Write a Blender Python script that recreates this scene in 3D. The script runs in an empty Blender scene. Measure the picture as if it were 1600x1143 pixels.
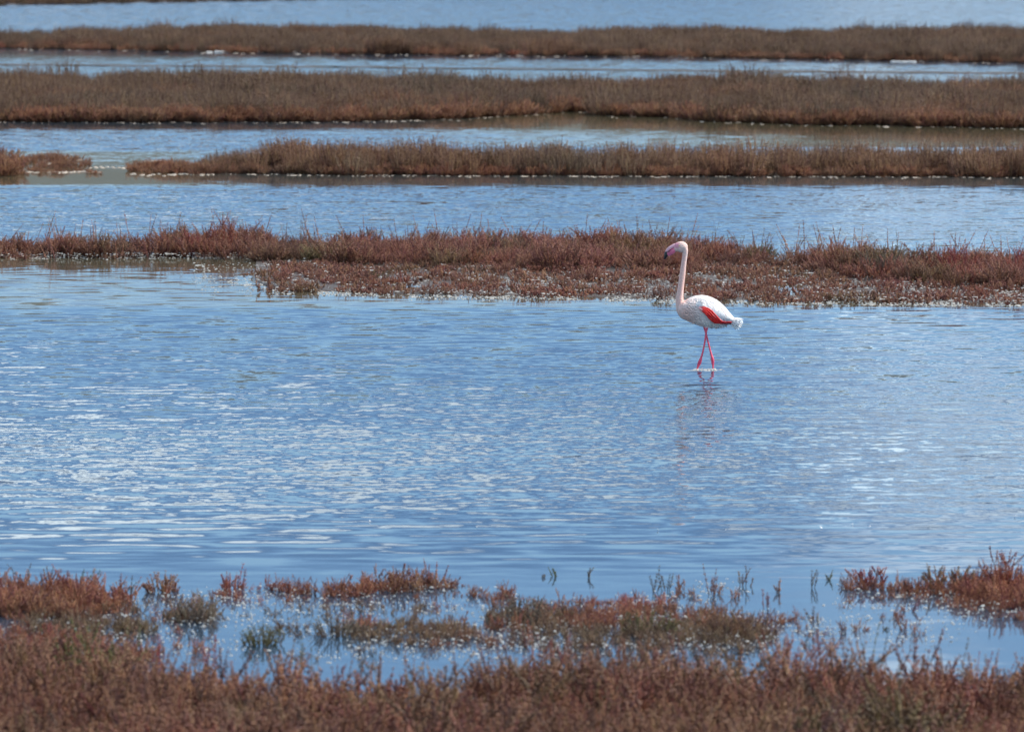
import bpy, math, random
import numpy as np
from mathutils import Vector, noise as mnoise

R = math.radians
rng = random.Random(11)
sc = bpy.context.scene
col = sc.collection

# ------------------------------------------------------------------ camera, sky, sun, exposure
CAM_H = 3.83                      # metres above the water
LENS = 200.0
FPX = 1600.0 * LENS / 36.0        # focal length in photograph pixels
PITCH = math.atan(721.5 / FPX)
cam_d = bpy.data.cameras.new('camera')
cam = bpy.data.objects.new('camera', cam_d)
col.objects.link(cam)
cam.location = (0, 0, CAM_H)
cam.rotation_euler = (R(90) - PITCH, 0, 0)
cam_d.lens = LENS
cam_d.sensor_width = 36.0
cam_d.clip_start = 0.5
cam_d.clip_end = 12000
cam_d.dof.use_dof = True
cam_d.dof.focus_distance = 47.0
cam_d.dof.aperture_fstop = 5.6
sc.camera = cam

SUN_EL, SUN_AZ = 42.0, 86.0       # azimuth measured from the viewing direction towards the right
world = bpy.data.worlds.new('World')
sc.world = world
world.use_nodes = True
wn, wl = world.node_tree.nodes, world.node_tree.links
wn.clear()
w_out = wn.new('ShaderNodeOutputWorld')
w_bg = wn.new('ShaderNodeBackground')
w_sky = wn.new('ShaderNodeTexSky')
w_sky.sky_type = 'NISHITA'
w_sky.sun_disc = False
w_sky.sun_elevation = R(SUN_EL)
w_sky.sun_rotation = R(SUN_AZ)
w_sky.altitude = 1500
w_sky.air_density = 1.0
w_sky.dust_density = 0.0
w_sky.ozone_density = 3.0
w_bg.inputs['Strength'].default_value = 0.15
# drifting pale clouds spread over the whole blue sky
w_tc = wn.new('ShaderNodeTexCoord')
w_map = wn.new('ShaderNodeMapping')
w_map.inputs['Scale'].default_value = (1.0, 1.0, 2.6)
w_map.inputs['Location'].default_value = (0.0, 0.0, 0.0)
w_noise = wn.new('ShaderNodeTexNoise')
w_noise.inputs['Scale'].default_value = 5.0
w_noise.inputs['Detail'].default_value = 6
w_noise.inputs['Roughness'].default_value = 0.58
w_ramp = wn.new('ShaderNodeValToRGB')
w_ramp.color_ramp.elements[0].position = 0.53
w_ramp.color_ramp.elements[0].color = (0, 0, 0, 1)
w_ramp.color_ramp.elements[1].position = 0.68
w_ramp.color_ramp.elements[1].color = (1, 1, 1, 1)
w_tint = wn.new('ShaderNodeMix')
w_tint.data_type = 'RGBA'
w_tint.blend_type = 'MULTIPLY'
w_tint.inputs['Factor'].default_value = 1.0
w_tint.inputs[7].default_value = (0.84, 0.97, 1.09, 1)
w_mix = wn.new('ShaderNodeMix')
w_mix.data_type = 'RGBA'
w_mix.inputs[7].default_value = (13.6, 15.6, 16.6, 1)
wl.new(w_tc.outputs['Generated'], w_map.inputs['Vector'])
wl.new(w_map.outputs['Vector'], w_noise.inputs['Vector'])
w_sep = wn.new('ShaderNodeSeparateXYZ')
wl.new(w_tc.outputs['Generated'], w_sep.inputs[0])
w_rise = wn.new('ShaderNodeMapRange')
w_rise.inputs['From Min'].default_value = 0.13
w_rise.inputs['From Max'].default_value = 0.26
w_rise.inputs['To Min'].default_value = -0.02
w_rise.inputs['To Max'].default_value = 0.035
wl.new(w_sep.outputs['Z'], w_rise.inputs['Value'])
w_add = wn.new('ShaderNodeMath')
wl.new(w_noise.outputs['Fac'], w_add.inputs[0])
wl.new(w_rise.outputs['Result'], w_add.inputs[1])
wl.new(w_add.outputs[0], w_ramp.inputs['Fac'])
wl.new(w_sky.outputs['Color'], w_tint.inputs[6])
wl.new(w_tint.outputs[2], w_mix.inputs[6])
wl.new(w_ramp.outputs['Color'], w_mix.inputs['Factor'])
wl.new(w_mix.outputs[2], w_bg.inputs['Color'])
wl.new(w_bg.outputs['Background'], w_out.inputs['Surface'])

sun_d = bpy.data.lights.new('sun', 'SUN')
sun_d.energy = 5.0
sun_d.angle = R(0.53)
sun_d.color = (1.0, 0.95, 0.87)
sun = bpy.data.objects.new('sun', sun_d)
col.objects.link(sun)
sun.rotation_euler = (R(90 - SUN_EL), 0, R(180 - SUN_AZ))
sun.location = (30, 20, 40)

sc.view_settings.view_transform = 'Standard'
sc.view_settings.look = 'None'
sc.view_settings.gamma = 1.0
sc.view_settings.exposure = 0.0
sc.view_settings.use_curve_mapping = False
sc.render.engine = 'CYCLES'
sc.cycles.max_bounces = 6
sc.cycles.transparent_max_bounces = 8
sc.cycles.caustics_reflective = False
sc.cycles.caustics_refractive = False

# ------------------------------------------------------------------ helpers
SP, CP = math.sin(PITCH), math.cos(PITCH)

def ground(px, py, z=0.0):
    """the point of the level z that a photograph pixel shows"""
    a, b = (px - 800) / FPX, (571.5 - py) / FPX
    dx, dy, dz = a, CP + b * SP, -SP + b * CP
    t = (z - CAM_H) / dz
    return Vector((dx * t, dy * t, z))

def to_px(x, y, z=0.0):
    dy, dz = y, z - CAM_H
    f = dy * CP - dz * SP
    u = dy * SP + dz * CP
    return 800 + FPX * x / f, 571.5 - FPX * u / f

def lerp_table(tab, x):
    return float(np.interp(x, [p[0] for p in tab], [p[1] for p in tab]))

def tag(o, label=None, cat=None, group=None, kind=None):
    if label: o['label'] = label
    if cat: o['category'] = cat
    if group: o['group'] = group
    if kind: o['kind'] = kind
    return o

def link(name, data, parent=None, loc=None):
    o = bpy.data.objects.new(name, data)
    col.objects.link(o)
    if parent: o.parent = parent
    if loc is not None: o.location = loc
    return o

def mesh_from(name, v, f, mats=(), smooth=True, attrs=None):
    me = bpy.data.meshes.new(name)
    me.from_pydata([tuple(p) for p in v], [], [tuple(p) for p in f])
    for m in mats: me.materials.append(m)
    if smooth:
        me.polygons.foreach_set('use_smooth', [True] * len(me.polygons))
    if attrs:
        for k, vals in attrs.items():
            if np.ndim(vals) == 1:
                a = me.attributes.new(k, 'FLOAT', 'POINT')
                a.data.foreach_set('value', np.asarray(vals, dtype=np.float32))
            else:
                a = me.attributes.new(k, 'FLOAT_COLOR', 'POINT')
                c = np.ones((len(vals), 4), dtype=np.float32)
                c[:, :3] = vals
                a.data.foreach_set('color', c.ravel())
    me.update()
    return me

def new_mat(name):
    m = bpy.data.materials.new(name)
    m.use_nodes = True
    nt = m.node_tree
    return m, nt.nodes, nt.links, nt.nodes['Principled BSDF']

def math_node(n, l, op, a, b=None, clamp=False):
    x = n.new('ShaderNodeMath')
    x.operation = op
    x.use_clamp = clamp
    for i, s in enumerate((a, b)):
        if s is None: continue
        if isinstance(s, (int, float)): x.inputs[i].default_value = s
        else: l.new(s, x.inputs[i])
    return x.outputs[0]

def mix_rgb(n, l, fac, a, b, mode='MIX'):
    x = n.new('ShaderNodeMix')
    x.data_type = 'RGBA'
    x.blend_type = mode
    for sock, s in ((x.inputs[0], fac), (x.inputs[6], a), (x.inputs[7], b)):
        if isinstance(s, (int, float)): sock.default_value = s
        elif isinstance(s, tuple): sock.default_value = (*s, 1)
        else: l.new(s, sock)
    return x.outputs[2]

# ------------------------------------------------------------------ materials
def plant_material(name, tint=None):
    """succulent marsh shoots: woody at the base, tinted towards the tips"""
    m, n, l, b = new_mat(name)
    tip = n.new('ShaderNodeAttribute'); tip.attribute_name = 'tip'
    if tint is None:
        t = n.new('ShaderNodeAttribute'); t.attribute_type = 'INSTANCER'; t.attribute_name = 'tint'
        tcol = t.outputs['Color']
    else:
        t = n.new('ShaderNodeRGB'); t.outputs[0].default_value = (*tint, 1)
        tcol = t.outputs[0]
    rnd = n.new('ShaderNodeAttribute'); rnd.attribute_name = 'shade'
    wood = mix_rgb(n, l, 0.35, (0.085, 0.060, 0.045), tcol)
    f = math_node(n, l, 'POWER', tip.outputs['Fac'], 0.6, True)
    c = mix_rgb(n, l, f, wood, tcol)
    v = math_node(n, l, 'ADD', math_node(n, l, 'MULTIPLY', rnd.outputs['Fac'], 0.9), 0.55)
    hs = n.new('ShaderNodeHueSaturation')
    l.new(c, hs.inputs['Color'])
    l.new(v, hs.inputs['Value'])
    hue = math_node(n, l, 'ADD', math_node(n, l, 'MULTIPLY', rnd.outputs['Fac'], 0.05), 0.475)
    l.new(hue, hs.inputs['Hue'])
    l.new(hs.outputs['Color'], b.inputs['Base Color'])
    b.inputs['Roughness'].default_value = 0.42
    tr = n.new('ShaderNodeBsdfTranslucent')
    l.new(hs.outputs['Color'], tr.inputs['Color'])
    ms = n.new('ShaderNodeMixShader')
    ms.inputs[0].default_value = 0.28
    l.new(b.outputs[0], ms.inputs[1])
    l.new(tr.outputs[0], ms.inputs[2])
    out = n['Material Output']
    l.new(ms.outputs[0], out.inputs['Surface'])
    return m

MUD, n, l, b = new_mat('wet_mud')
tc = n.new('ShaderNodeTexCoord')
nz = n.new('ShaderNodeTexNoise'); nz.inputs['Scale'].default_value = 6; nz.inputs['Detail'].default_value = 8
l.new(tc.outputs['Object'], nz.inputs['Vector'])
l.new(mix_rgb(n, l, nz.outputs['Fac'], (0.030, 0.022, 0.016), (0.12, 0.085, 0.06)), b.inputs['Base Color'])
bp = n.new('ShaderNodeBump'); bp.inputs['Distance'].default_value = 0.02
l.new(nz.outputs['Fac'], bp.inputs['Height']); l.new(bp.outputs[0], b.inputs['Normal'])
b.inputs['Roughness'].default_value = 0.6

FOAM_GLINT, n, l, b = new_mat('pale_foam_and_glint')  # white colour stands in for sun glints; the real froth shares it
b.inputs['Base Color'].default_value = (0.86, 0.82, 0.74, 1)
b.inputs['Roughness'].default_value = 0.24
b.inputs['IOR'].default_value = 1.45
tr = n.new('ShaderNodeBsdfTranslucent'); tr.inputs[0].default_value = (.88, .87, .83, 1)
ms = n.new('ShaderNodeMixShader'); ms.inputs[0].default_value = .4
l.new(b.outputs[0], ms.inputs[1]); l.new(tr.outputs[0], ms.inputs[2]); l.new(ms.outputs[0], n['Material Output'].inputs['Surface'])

CRUST, n, l, b = new_mat('pale_shore_crust')
b.inputs['Base Color'].default_value = (0.58, 0.47, 0.36, 1)
b.inputs['Roughness'].default_value = 0.4

def water_material():
    m, n, l, b = new_mat('rippled_lagoon_water')
    geo = n.new('ShaderNodeNewGeometry')
    rip = n.new('ShaderNodeAttribute'); rip.attribute_name = 'ripple'
    chop = n.new('ShaderNodeAttribute'); chop.attribute_name = 'chop'

    def field(scale, detail, rough, sx, sy, rot, off, dist=0.0):
        mp = n.new('ShaderNodeMapping')
        mp.inputs['Rotation'].default_value = (0, 0, R(rot))
        mp.inputs['Scale'].default_value = (sx, sy, 1)
        mp.inputs['Location'].default_value = off
        l.new(geo.outputs['Position'], mp.inputs['Vector'])
        t = n.new('ShaderNodeTexNoise')
        t.inputs['Scale'].default_value = scale
        t.inputs['Detail'].default_value = detail
        t.inputs['Roughness'].default_value = rough
        t.inputs['Distortion'].default_value = dist
        l.new(mp.outputs[0], t.inputs['Vector'])
        return math_node(n, l, 'SUBTRACT', t.outputs['Fac'], 0.5)
    # slopes along the view (sy) and across it (sx)
    long_y = field(1.0, 2.0, 0.45, 1.9, 5.6, 3, (3, 1, 0), 0.3)      # long crested ripples
    short_y = field(1.0, 3.0, 0.55, 9.5, 8.0, -9, (9, 4, 2))         # short wind chop
    big_y = field(1.0, 2.0, 0.5, 0.35, 1.1, 3, (1, 7, 5))            # broad undulation
    patch = field(1.0, 3.0, 0.5, 0.16, 0.28, 8, (2, 2, 8))           # gusts
    sx_n = field(1.0, 2.0, 0.5, 3.0, 5.0, 14, (5, 9, 3))
    gust = math_node(n, l, 'ADD', math_node(n, l, 'MULTIPLY', patch, 3.4), 1.0)
    gust = math_node(n, l, 'MAXIMUM', gust, 0.25)
    a1 = math_node(n, l, 'MULTIPLY', long_y, math_node(n, l, 'MULTIPLY', rip.outputs['Fac'], 0.34))
    a2 = math_node(n, l, 'MULTIPLY', short_y, math_node(n, l, 'MULTIPLY', math_node(n, l, 'MULTIPLY', chop.outputs['Fac'], gust), 0.31))
    a3 = math_node(n, l, 'MULTIPLY', big_y, math_node(n, l, 'MULTIPLY', chop.outputs['Fac'], 0.07))
    sy = math_node(n, l, 'ADD', math_node(n, l, 'ADD', a1, a2), a3)
    # the facets that a low viewer sees lean towards him, the rest hide behind crests
    sy = math_node(n, l, 'SUBTRACT', sy, math_node(n, l, 'MULTIPLY', math_node(n, l, 'ADD', chop.outputs['Fac'], rip.outputs['Fac']), 0.022))
    sy = math_node(n, l, 'MINIMUM', sy, 0.012)
    sx = math_node(n, l, 'MULTIPLY', sx_n, math_node(n, l, 'MULTIPLY', math_node(n, l, 'ADD', chop.outputs['Fac'], rip.outputs['Fac']), 0.10))
    cmb = n.new('ShaderNodeCombineXYZ')
    l.new(sx, cmb.inputs[0]); l.new(sy, cmb.inputs[1]); cmb.inputs[2].default_value = 1.0
    nm = n.new('ShaderNodeVectorMath'); nm.operation = 'NORMALIZE'
    l.new(cmb.outputs[0], nm.inputs[0])
    l.new(nm.outputs[0], b.inputs['Normal'])
    shl = n.new('ShaderNodeAttribute'); shl.attribute_name = 'shallow'
    l.new(mix_rgb(n, l, shl.outputs['Fac'], (0.028, 0.052, 0.080), (0.105, 0.092, 0.055)), b.inputs['Base Color'])
    b.inputs['Roughness'].default_value = 0.05
    b.inputs['IOR'].default_value = 1.333
    return m
WATER = water_material()

# ------------------------------------------------------------------ ground, water, mud
def grid(name, xs, ys, zf, mats, attrs=None):
    xs, ys = np.asarray(xs), np.asarray(ys)
    X, Y = np.meshgrid(xs, ys)
    Z = zf(X, Y)
    v = np.stack([X.ravel(), Y.ravel(), Z.ravel()], 1)
    nx, ny = len(xs), len(ys)
    i = (np.arange(ny - 1)[:, None] * nx + np.arange(nx - 1)[None, :]).ravel()
    f = np.stack([i, i + 1, i + nx + 1, i + nx], 1)
    at = {k: fn(X, Y).ravel() for k, fn in attrs.items()} if attrs else None
    return mesh_from(name, v.tolist(), f.tolist(), mats, True, at)

me = grid('ground', [-4000, -60, 60, 4000], [-200, 0, 260, 6000], lambda X, Y: X * 0 - 0.34, [MUD])
tag(link('ground', me), kind='structure')

RIP = [(-200, 1.3), (0, 1.3), (45, 1.2), (85, .15), (100, .5), (125, .5), (180, .15), (200, .2), (212, .9), (245, .9), (275, .10), (288, .3), (297, .9),
       (350, .9), (400, .5), (410, .22), (440, .5), (474, .40), (495, .75), (560, .75), (640, .9), (760, 1.05), (850, 1.05), (885, .5), (905, .10), (1300, .04)]
CHOP = [(-200, .8), (0, .8), (45, .7), (85, .05), (100, .35), (125, .30), (180, .03), (200, .06), (214, .75), (245, .7), (275, .03), (288, .12), (300, .85),
        (350, .8), (395, .25), (410, .05), (440, .08), (474, .08), (500, .22), (560, .55), (640, .95), (690, 1.35), (770, 1.25), (810, .50), (850, .12), (880, .04), (1300, .0)]

def wind_field(tab):
    def fn(X, Y):
        f = Y * CP + CAM_H * SP
        u = Y * SP - CAM_H * CP
        py = 571.5 - FPX * u / np.maximum(f, 0.5)
        px = 800 + FPX * X / np.maximum(f, 0.5)
        r = np.interp(py, [p[0] for p in tab], [p[1] for p in tab])
        # the shallow arms between the islands lie calmer towards the right
        calm = ((py > 176) & (py < 232)) * np.clip((px - 640 + 50 * np.sin(py * .7)) / 700, 0, 1) ** .6
        calm = np.maximum(calm, ((py > 236) & (py < 290)) * np.clip((420 - px) / 200, 0, 0.8))
        return r * (1 - 0.97 * calm)
    return fn
def hill_height(X, Y):
    out = np.zeros_like(X, dtype=float)
    for i in range(X.shape[0]):
        for j in range(X.shape[1]):
            x, y = X[i, j], Y[i, j]
            rise = min(1, max(0, (y - 2300) / 700)) * min(1, max(0, (4300 - y) / 700))
            out[i, j] = -1 + rise * (195 + 50 * mnoise.noise(Vector((x * .0011, y * .0009, 4))) + 26 * mnoise.noise(Vector((x * .006, y * .006, 1))))
    return out
WOODED, n, l, b = new_mat('wooded_hillside')
tc = n.new('ShaderNodeTexCoord')
nz = n.new('ShaderNodeTexNoise'); nz.inputs['Scale'].default_value = .012; nz.inputs['Detail'].default_value = 9
l.new(tc.outputs['Object'], nz.inputs['Vector'])
l.new(mix_rgb(n, l, nz.outputs['Fac'], (0.060, 0.070, 0.060), (0.115, 0.118, 0.100)), b.inputs['Base Color'])
b.inputs['Roughness'].default_value = .9
me = grid('hills', np.linspace(-4500, 4500, 150), np.linspace(2250, 4400, 36), hill_height, [WOODED])
tag(link('hills', me), kind='structure')
def shallow(X, Y):
    f = Y * CP + CAM_H * SP
    py = 571.5 - FPX * (Y * SP - CAM_H * CP) / np.maximum(f, 0.5)
    px = 800 + FPX * X / np.maximum(f, 0.5)
    a = ((py > 174) & (py < 226)) * np.clip((px - 500) / 300, .25, 1)
    a = np.maximum(a, ((py > 236) & (py < 288)) * np.clip((460 - px) / 200, 0.5, 1))
    return np.maximum(a, ((py > 398) & (py < 478)) * .9)
xs = np.concatenate([[-5000, -300, -60], np.arange(-22, 22.01, 0.5), [60, 300, 5000]])
ys = np.concatenate([[-200, 0, 15], np.arange(20, 70, 0.35), np.arange(70, 300, 1.0), [500, 1500, 6000]])
me = grid('water', xs, ys, lambda X, Y: X * 0.0, [WATER], {'ripple': wind_field(RIP), 'chop': wind_field(CHOP), 'shallow': shallow})
tag(link('water', me), kind='structure')

# every band of marsh: front and back lines of its base, as pixels of the photograph
BANDS = {
 'a': dict(front=[(-900, 10), (0, 9), (200, 5.5), (400, 2), (560, -2), (2400, -14)], back=[(-900, -25), (2400, -32)]),
 'b': dict(front=[(-900, 74), (0, 76), (200, 80), (400, 84), (700, 87), (1000, 89), (1300, 94), (1600, 99), (2400, 103)],
           back=[(-900, 68), (0, 68), (60, 64), (130, 60), (220, 60), (290, 53), (500, 55), (700, 58), (850, 62), (1000, 60), (1200, 60), (1400, 59), (1600, 58), (2400, 56)]),
 'c': dict(front=[(-900, 190), (0, 191), (300, 192), (600, 190), (700, 186), (800, 182), (890, 176), (925, 176), (940, 181), (1030, 184), (1100, 188), (1200, 194), (1400, 197), (1600, 201), (2400, 204)],
           back=[(-900, 132), (0, 134), (380, 134), (500, 139), (700, 142), (850, 150), (900, 150), (1000, 145), (1150, 137), (1250, 142), (1400, 147), (1600, 149), (2400, 152)]),
 'd': dict(front=[(250, 267), (300, 272), (450, 273), (800, 275), (1200, 276), (1600, 277), (2400, 279)],
           back=[(250, 262), (300, 264), (450, 258), (900, 264), (1600, 264), (2400, 266)]),
}
def shore_y(band, px):
    """the uneven front line of a band: small bays and points"""
    a = {'a': .5, 'b': .9, 'c': 1.5, 'd': 1.2}[band]
    q = ord(band) * 3.1
    return lerp_table(BANDS[band]['front'], px) + a * (mnoise.noise(Vector((px * .012, q, 0))) * 1.2 + mnoise.noise(Vector((px * .045, q, 5))) - .5)
def inside(band, px, py, grow=0.0):
    bd = BANDS[band]
    if px < bd['front'][0][0]: return False
    return lerp_table(bd['back'], px) - grow <= py <= shore_y(band, px) + grow

def mud_strip(name, front, back, top=0.05, steps=160, x0=-900, x1=2400):
    """a low bank of mud whose edges slip under the water"""
    v, f = [], []
    for i in range(steps + 1):
        px = x0 + (x1 - x0) * i / steps
        a = ground(px, lerp_table(front, px) + mnoise.noise(Vector((px * .02, 3, 0))) * 1.0)
        b_ = ground(px, lerp_table(back, px) + mnoise.noise(Vector((px * .02, 9, 0))) * 1.0)
        for t, z in ((-.02, -.3), (0.0, -.012), (.03, .012), (.2, top), (.5, top * 1.1), (.8, top), (.97, .012), (1.0, -.012), (1.02, -.3)):
            p = a.lerp(b_, t)
            v.append((p.x, p.y, z + (mnoise.noise(p * .9) * .012 if 0 < t < 1 else 0)))
    k = 9
    for i in range(steps):
        for j in range(k - 1):
            q = i * k + j
            f.append((q, q + k, q + k + 1, q + 1))
    return tag(link(name, mesh_from(name, v, f, [MUD])), kind='structure')
mud_strip('mud_bank', [(p[0], p[1] - 0.6) for p in BANDS['a']['front']], BANDS['a']['back'])
mud_strip('mud_bank', [(p[0], p[1] - 1.6) for p in BANDS['b']['front']], BANDS['b']['back'])
mud_strip('mud_bank', [(p[0], p[1] - 3.2) for p in BANDS['c']['front']], BANDS['c']['back'])
mud_strip('mud_bank', [(p[0], p[1] - 3.5) for p in BANDS['d']['front']], [(p[0], p[1] - 5) for p in BANDS['d']['back']], x0=250)
mud_strip('mud_bar', [(-900, 102), (0, 102.5), (500, 105.5), (800, 109), (1200, 113), (1600, 116), (2400, 120)],
          [(-900, 100.5), (0, 101), (500, 104.5), (800, 108), (1200, 111), (1600, 114), (2400, 118)], top=0.02)

FLOOD = ([(400, 440), (430, 454), (550, 457), (700, 462), (850, 463), (1000, 467), (1100, 470), (1300, 471), (1450, 473), (1600, 475), (2400, 478)],
         [(400, 404), (900, 404), (1200, 412), (1400, 432), (1600, 436), (2400, 440)])
mud_strip('mud_flat', FLOOD[0], FLOOD[1], top=0.002, x0=400)
MAT_BACK = [(-900, 1075), (0, 1070), (150, 1080), (260, 1110), (400, 1130), (530, 1140), (650, 1130), (760, 1120), (900, 1105), (1000, 1110), (1150, 1120), (1250, 1110), (1330, 1110), (1420, 1130), (1520, 1115), (1600, 1105), (2400, 1100)]
mud_strip('mud_shore', [(-900, 1420), (2400, 1420)], [(p[0], p[1] + 6) for p in MAT_BACK], top=0.03)

# ------------------------------------------------------------------ marsh plants
class Geo:
    def __init__(self):
        self.v, self.f, self.tip, self.shade = [], [], [], []
    def tube(self, pts, rad, t0, t1, shade, sides=3):
        base = len(self.v)
        k = len(pts)
        for i, (p, r) in enumerate(zip(pts, rad)):
            d = (pts[min(i + 1, k - 1)] - pts[max(i - 1, 0)]).normalized()
            a = d.orthogonal().normalized()
            b_ = d.cross(a)
            for s in range(sides):
                an = 2 * math.pi * s / sides
                self.v.append(p + (a * math.cos(an) + b_ * math.sin(an)) * r)
                self.tip.append(t0 + (t1 - t0) * i / max(k - 1, 1))
                self.shade.append(shade)
        for i in range(k - 1):
            for s in range(sides):
                q, q2 = base + i * sides + s, base + i * sides + (s + 1) % sides
                self.f.append((q, q2, q2 + sides, q + sides))
    def spindle(self, p, d, ln, r, t, shade):
        """one fleshy side shoot, thickest below its middle"""
        base = len(self.v)
        a = d.orthogonal().normalized()
        b_ = d.cross(a)
        self.v.append(p); self.tip.append(t); self.shade.append(shade)
        for s in range(3):
            an = 2 * math.pi * s / 3
            self.v.append(p + d * ln * .4 + (a * math.cos(an) + b_ * math.sin(an)) * r)
            self.tip.append(t); self.shade.append(shade)
        self.v.append(p + d * ln); self.tip.append(min(1, t + .15)); self.shade.append(min(1, shade + .15))
        for s in range(3):
            s2 = (s + 1) % 3
            self.f.append((base, base + 1 + s2, base + 1 + s))
            self.f.append((base + 1 + s, base + 1 + s2, base + 4))
    def add(self, o):
        k = len(self.v)
        self.v += o.v; self.f += [tuple(i + k for i in q) for q in o.f]
        self.tip += o.tip; self.shade += o.shade
    def mesh(self, name, mat):
        return mesh_from(name, self.v, self.f, [mat], True, {'tip': self.tip, 'shade': self.shade})

def sprig(st, fo, rg, p, d, ln, pairs, side_len, r=.0030, bend=.25):
    """an upright shoot with side shoots all the way up: stem into st, side shoots into fo"""
    k = 5
    side = Vector((rg.uniform(-1, 1), rg.uniform(-1, 1), rg.uniform(-.2, .6))).normalized()
    pts, q, dd = [p.copy()], p.copy(), d.copy()
    for i in range(k - 1):
        dd = (dd + side * bend / k + Vector((0, 0, .12))).normalized()
        q = q + dd * ln / (k - 1)
        pts.append(q.copy())
    sh = rg.random()
    st.tube(pts, [r * (1.15 - .75 * i / (k - 1)) for i in range(k)], .0, .9, sh)
    for i in range(pairs):
        t = (i + .8 + rg.uniform(-.3, .3)) / pairs
        t = min(.99, t) * .85 + .15
        x = t * (k - 1)
        j = min(int(x), k - 2)
        o = pts[j].lerp(pts[j + 1], x - j)
        ax = (pts[j + 1] - pts[j]).normalized()
        an = rg.uniform(0, 6.283)
        orr = ax.orthogonal().normalized()
        out = (orr * math.cos(an) + ax.cross(orr) * math.sin(an))
        for sgn in (1, -1):
            dv = (out * sgn * rg.uniform(.45, .9) + ax * .9 + Vector((0, 0, .25))).normalized()
            L = side_len * rg.uniform(.6, 1.25) * (1.15 - .65 * t)
            fo.spindle(o, dv, L, r * rg.uniform(.85, 1.25), .45 + .5 * t, min(1, max(0, sh + rg.uniform(-.25, .25))))

def bush(seed, n, rad, h, spread, pairs=7, side=.045, r=.0030, dome=False, subs=0, bend=.7):
    rg = random.Random(seed)
    st, fo = Geo(), Geo()
    for i in range(n):
        a, q = rg.uniform(0, 6.283), math.sqrt(rg.random())
        p = Vector((math.cos(a) * q * rad, math.sin(a) * q * rad, -.02))
        d = Vector((math.cos(a) * q * spread + rg.uniform(-.15, .15), math.sin(a) * q * spread + rg.uniform(-.15, .15), 1)).normalized()
        hh = h * rg.uniform(.55, 1.05)
        if dome: hh = h * math.sqrt(max(.1, 1 - (q * .9) ** 2)) * rg.uniform(.8, 1.08)
        sprig(st, fo, rg, p, d, hh, pairs, side, r, bend=rg.uniform(.1, bend))
        for k in range(subs):
            # side branches leave the main shoot at an angle and carry shoots of their own
            t = rg.uniform(.15, .75)
            an = rg.uniform(0, 6.283)
            dv = (d + Vector((math.cos(an), math.sin(an), 0)) * rg.uniform(.7, 1.3)).normalized()
            sprig(st, fo, rg, p + d * hh * t, dv, hh * rg.uniform(.3, .55), max(3, pairs - 2), side * .85, r * .9, bend=rg.uniform(.1, bend))
    return st, fo

PLANT = plant_material('marsh_shoot')
PROTO = {}
def proto(kind, specs):
    c = bpy.data.collections.new('stand_' + kind)
    for i, s in enumerate(specs):
        st, fo = bush(**s)
        st.add(fo)
        o = bpy.data.objects.new('%s_%d' % (kind, i), st.mesh(kind, PLANT))
        c.objects.link(o)
    PROTO[kind] = (c, len(specs))
proto('upright', [dict(seed=10 + i, n=46, rad=.17, h=.40, spread=.35, pairs=8, side=.05, r=.0034) for i in range(4)])
proto('bushy', [dict(seed=20 + i, n=15, rad=.12, h=.27, spread=1.0, pairs=7, side=.040, r=.0040, subs=4, bend=1.0) for i in range(6)])
proto('feathery', [dict(seed=60 + i, n=18, rad=.12, h=.28, spread=1.0, pairs=9, side=.034, r=.0029, subs=5, bend=1.0) for i in range(6)])
proto('creeping', [dict(seed=30 + i, n=18, rad=.17, h=.085, spread=1.6, pairs=4, side=.026, r=.0036, subs=2, bend=1.3) for i in range(4)])
proto('tuft', [dict(seed=40 + i, n=5, rad=.05, h=.20, spread=.6, pairs=9, side=.032, r=.0027, subs=2, bend=1.0) for i in range(6)])
proto('spike', [dict(seed=50 + i, n=2, rad=.02, h=.42, spread=.35, pairs=16, side=.034, r=.0032) for i in range(3)])

# a pale bead for foam, crust and painted sun glints
def bead_mesh(mat):
    v, f = [], []
    for j, (r, z) in enumerate(((.9, -.2), (1, .12), (.8, .55), (.42, .88))):
        for i in range(8):
            a = i * math.pi / 4 + .2 * j
            v.append((r * math.cos(a), r * math.sin(a), z))
    v.append((0, 0, 1.0))
    for j in range(3):
        for i in range(8):
            f.append((j * 8 + i, j * 8 + (i + 1) % 8, j * 8 + 8 + (i + 1) % 8, j * 8 + 8 + i))
    for i in range(8): f.append((24 + i, 24 + (i + 1) % 8, 32))
    return mesh_from('bead', v, f, [mat])
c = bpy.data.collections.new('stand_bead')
c.objects.link(bpy.data.objects.new('bead_0', bead_mesh(FOAM_GLINT)))
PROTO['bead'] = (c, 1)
c = bpy.data.collections.new('stand_crust')
c.objects.link(bpy.data.objects.new('crust_0', bead_mesh(CRUST)))
PROTO['crust'] = (c, 1)

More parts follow.
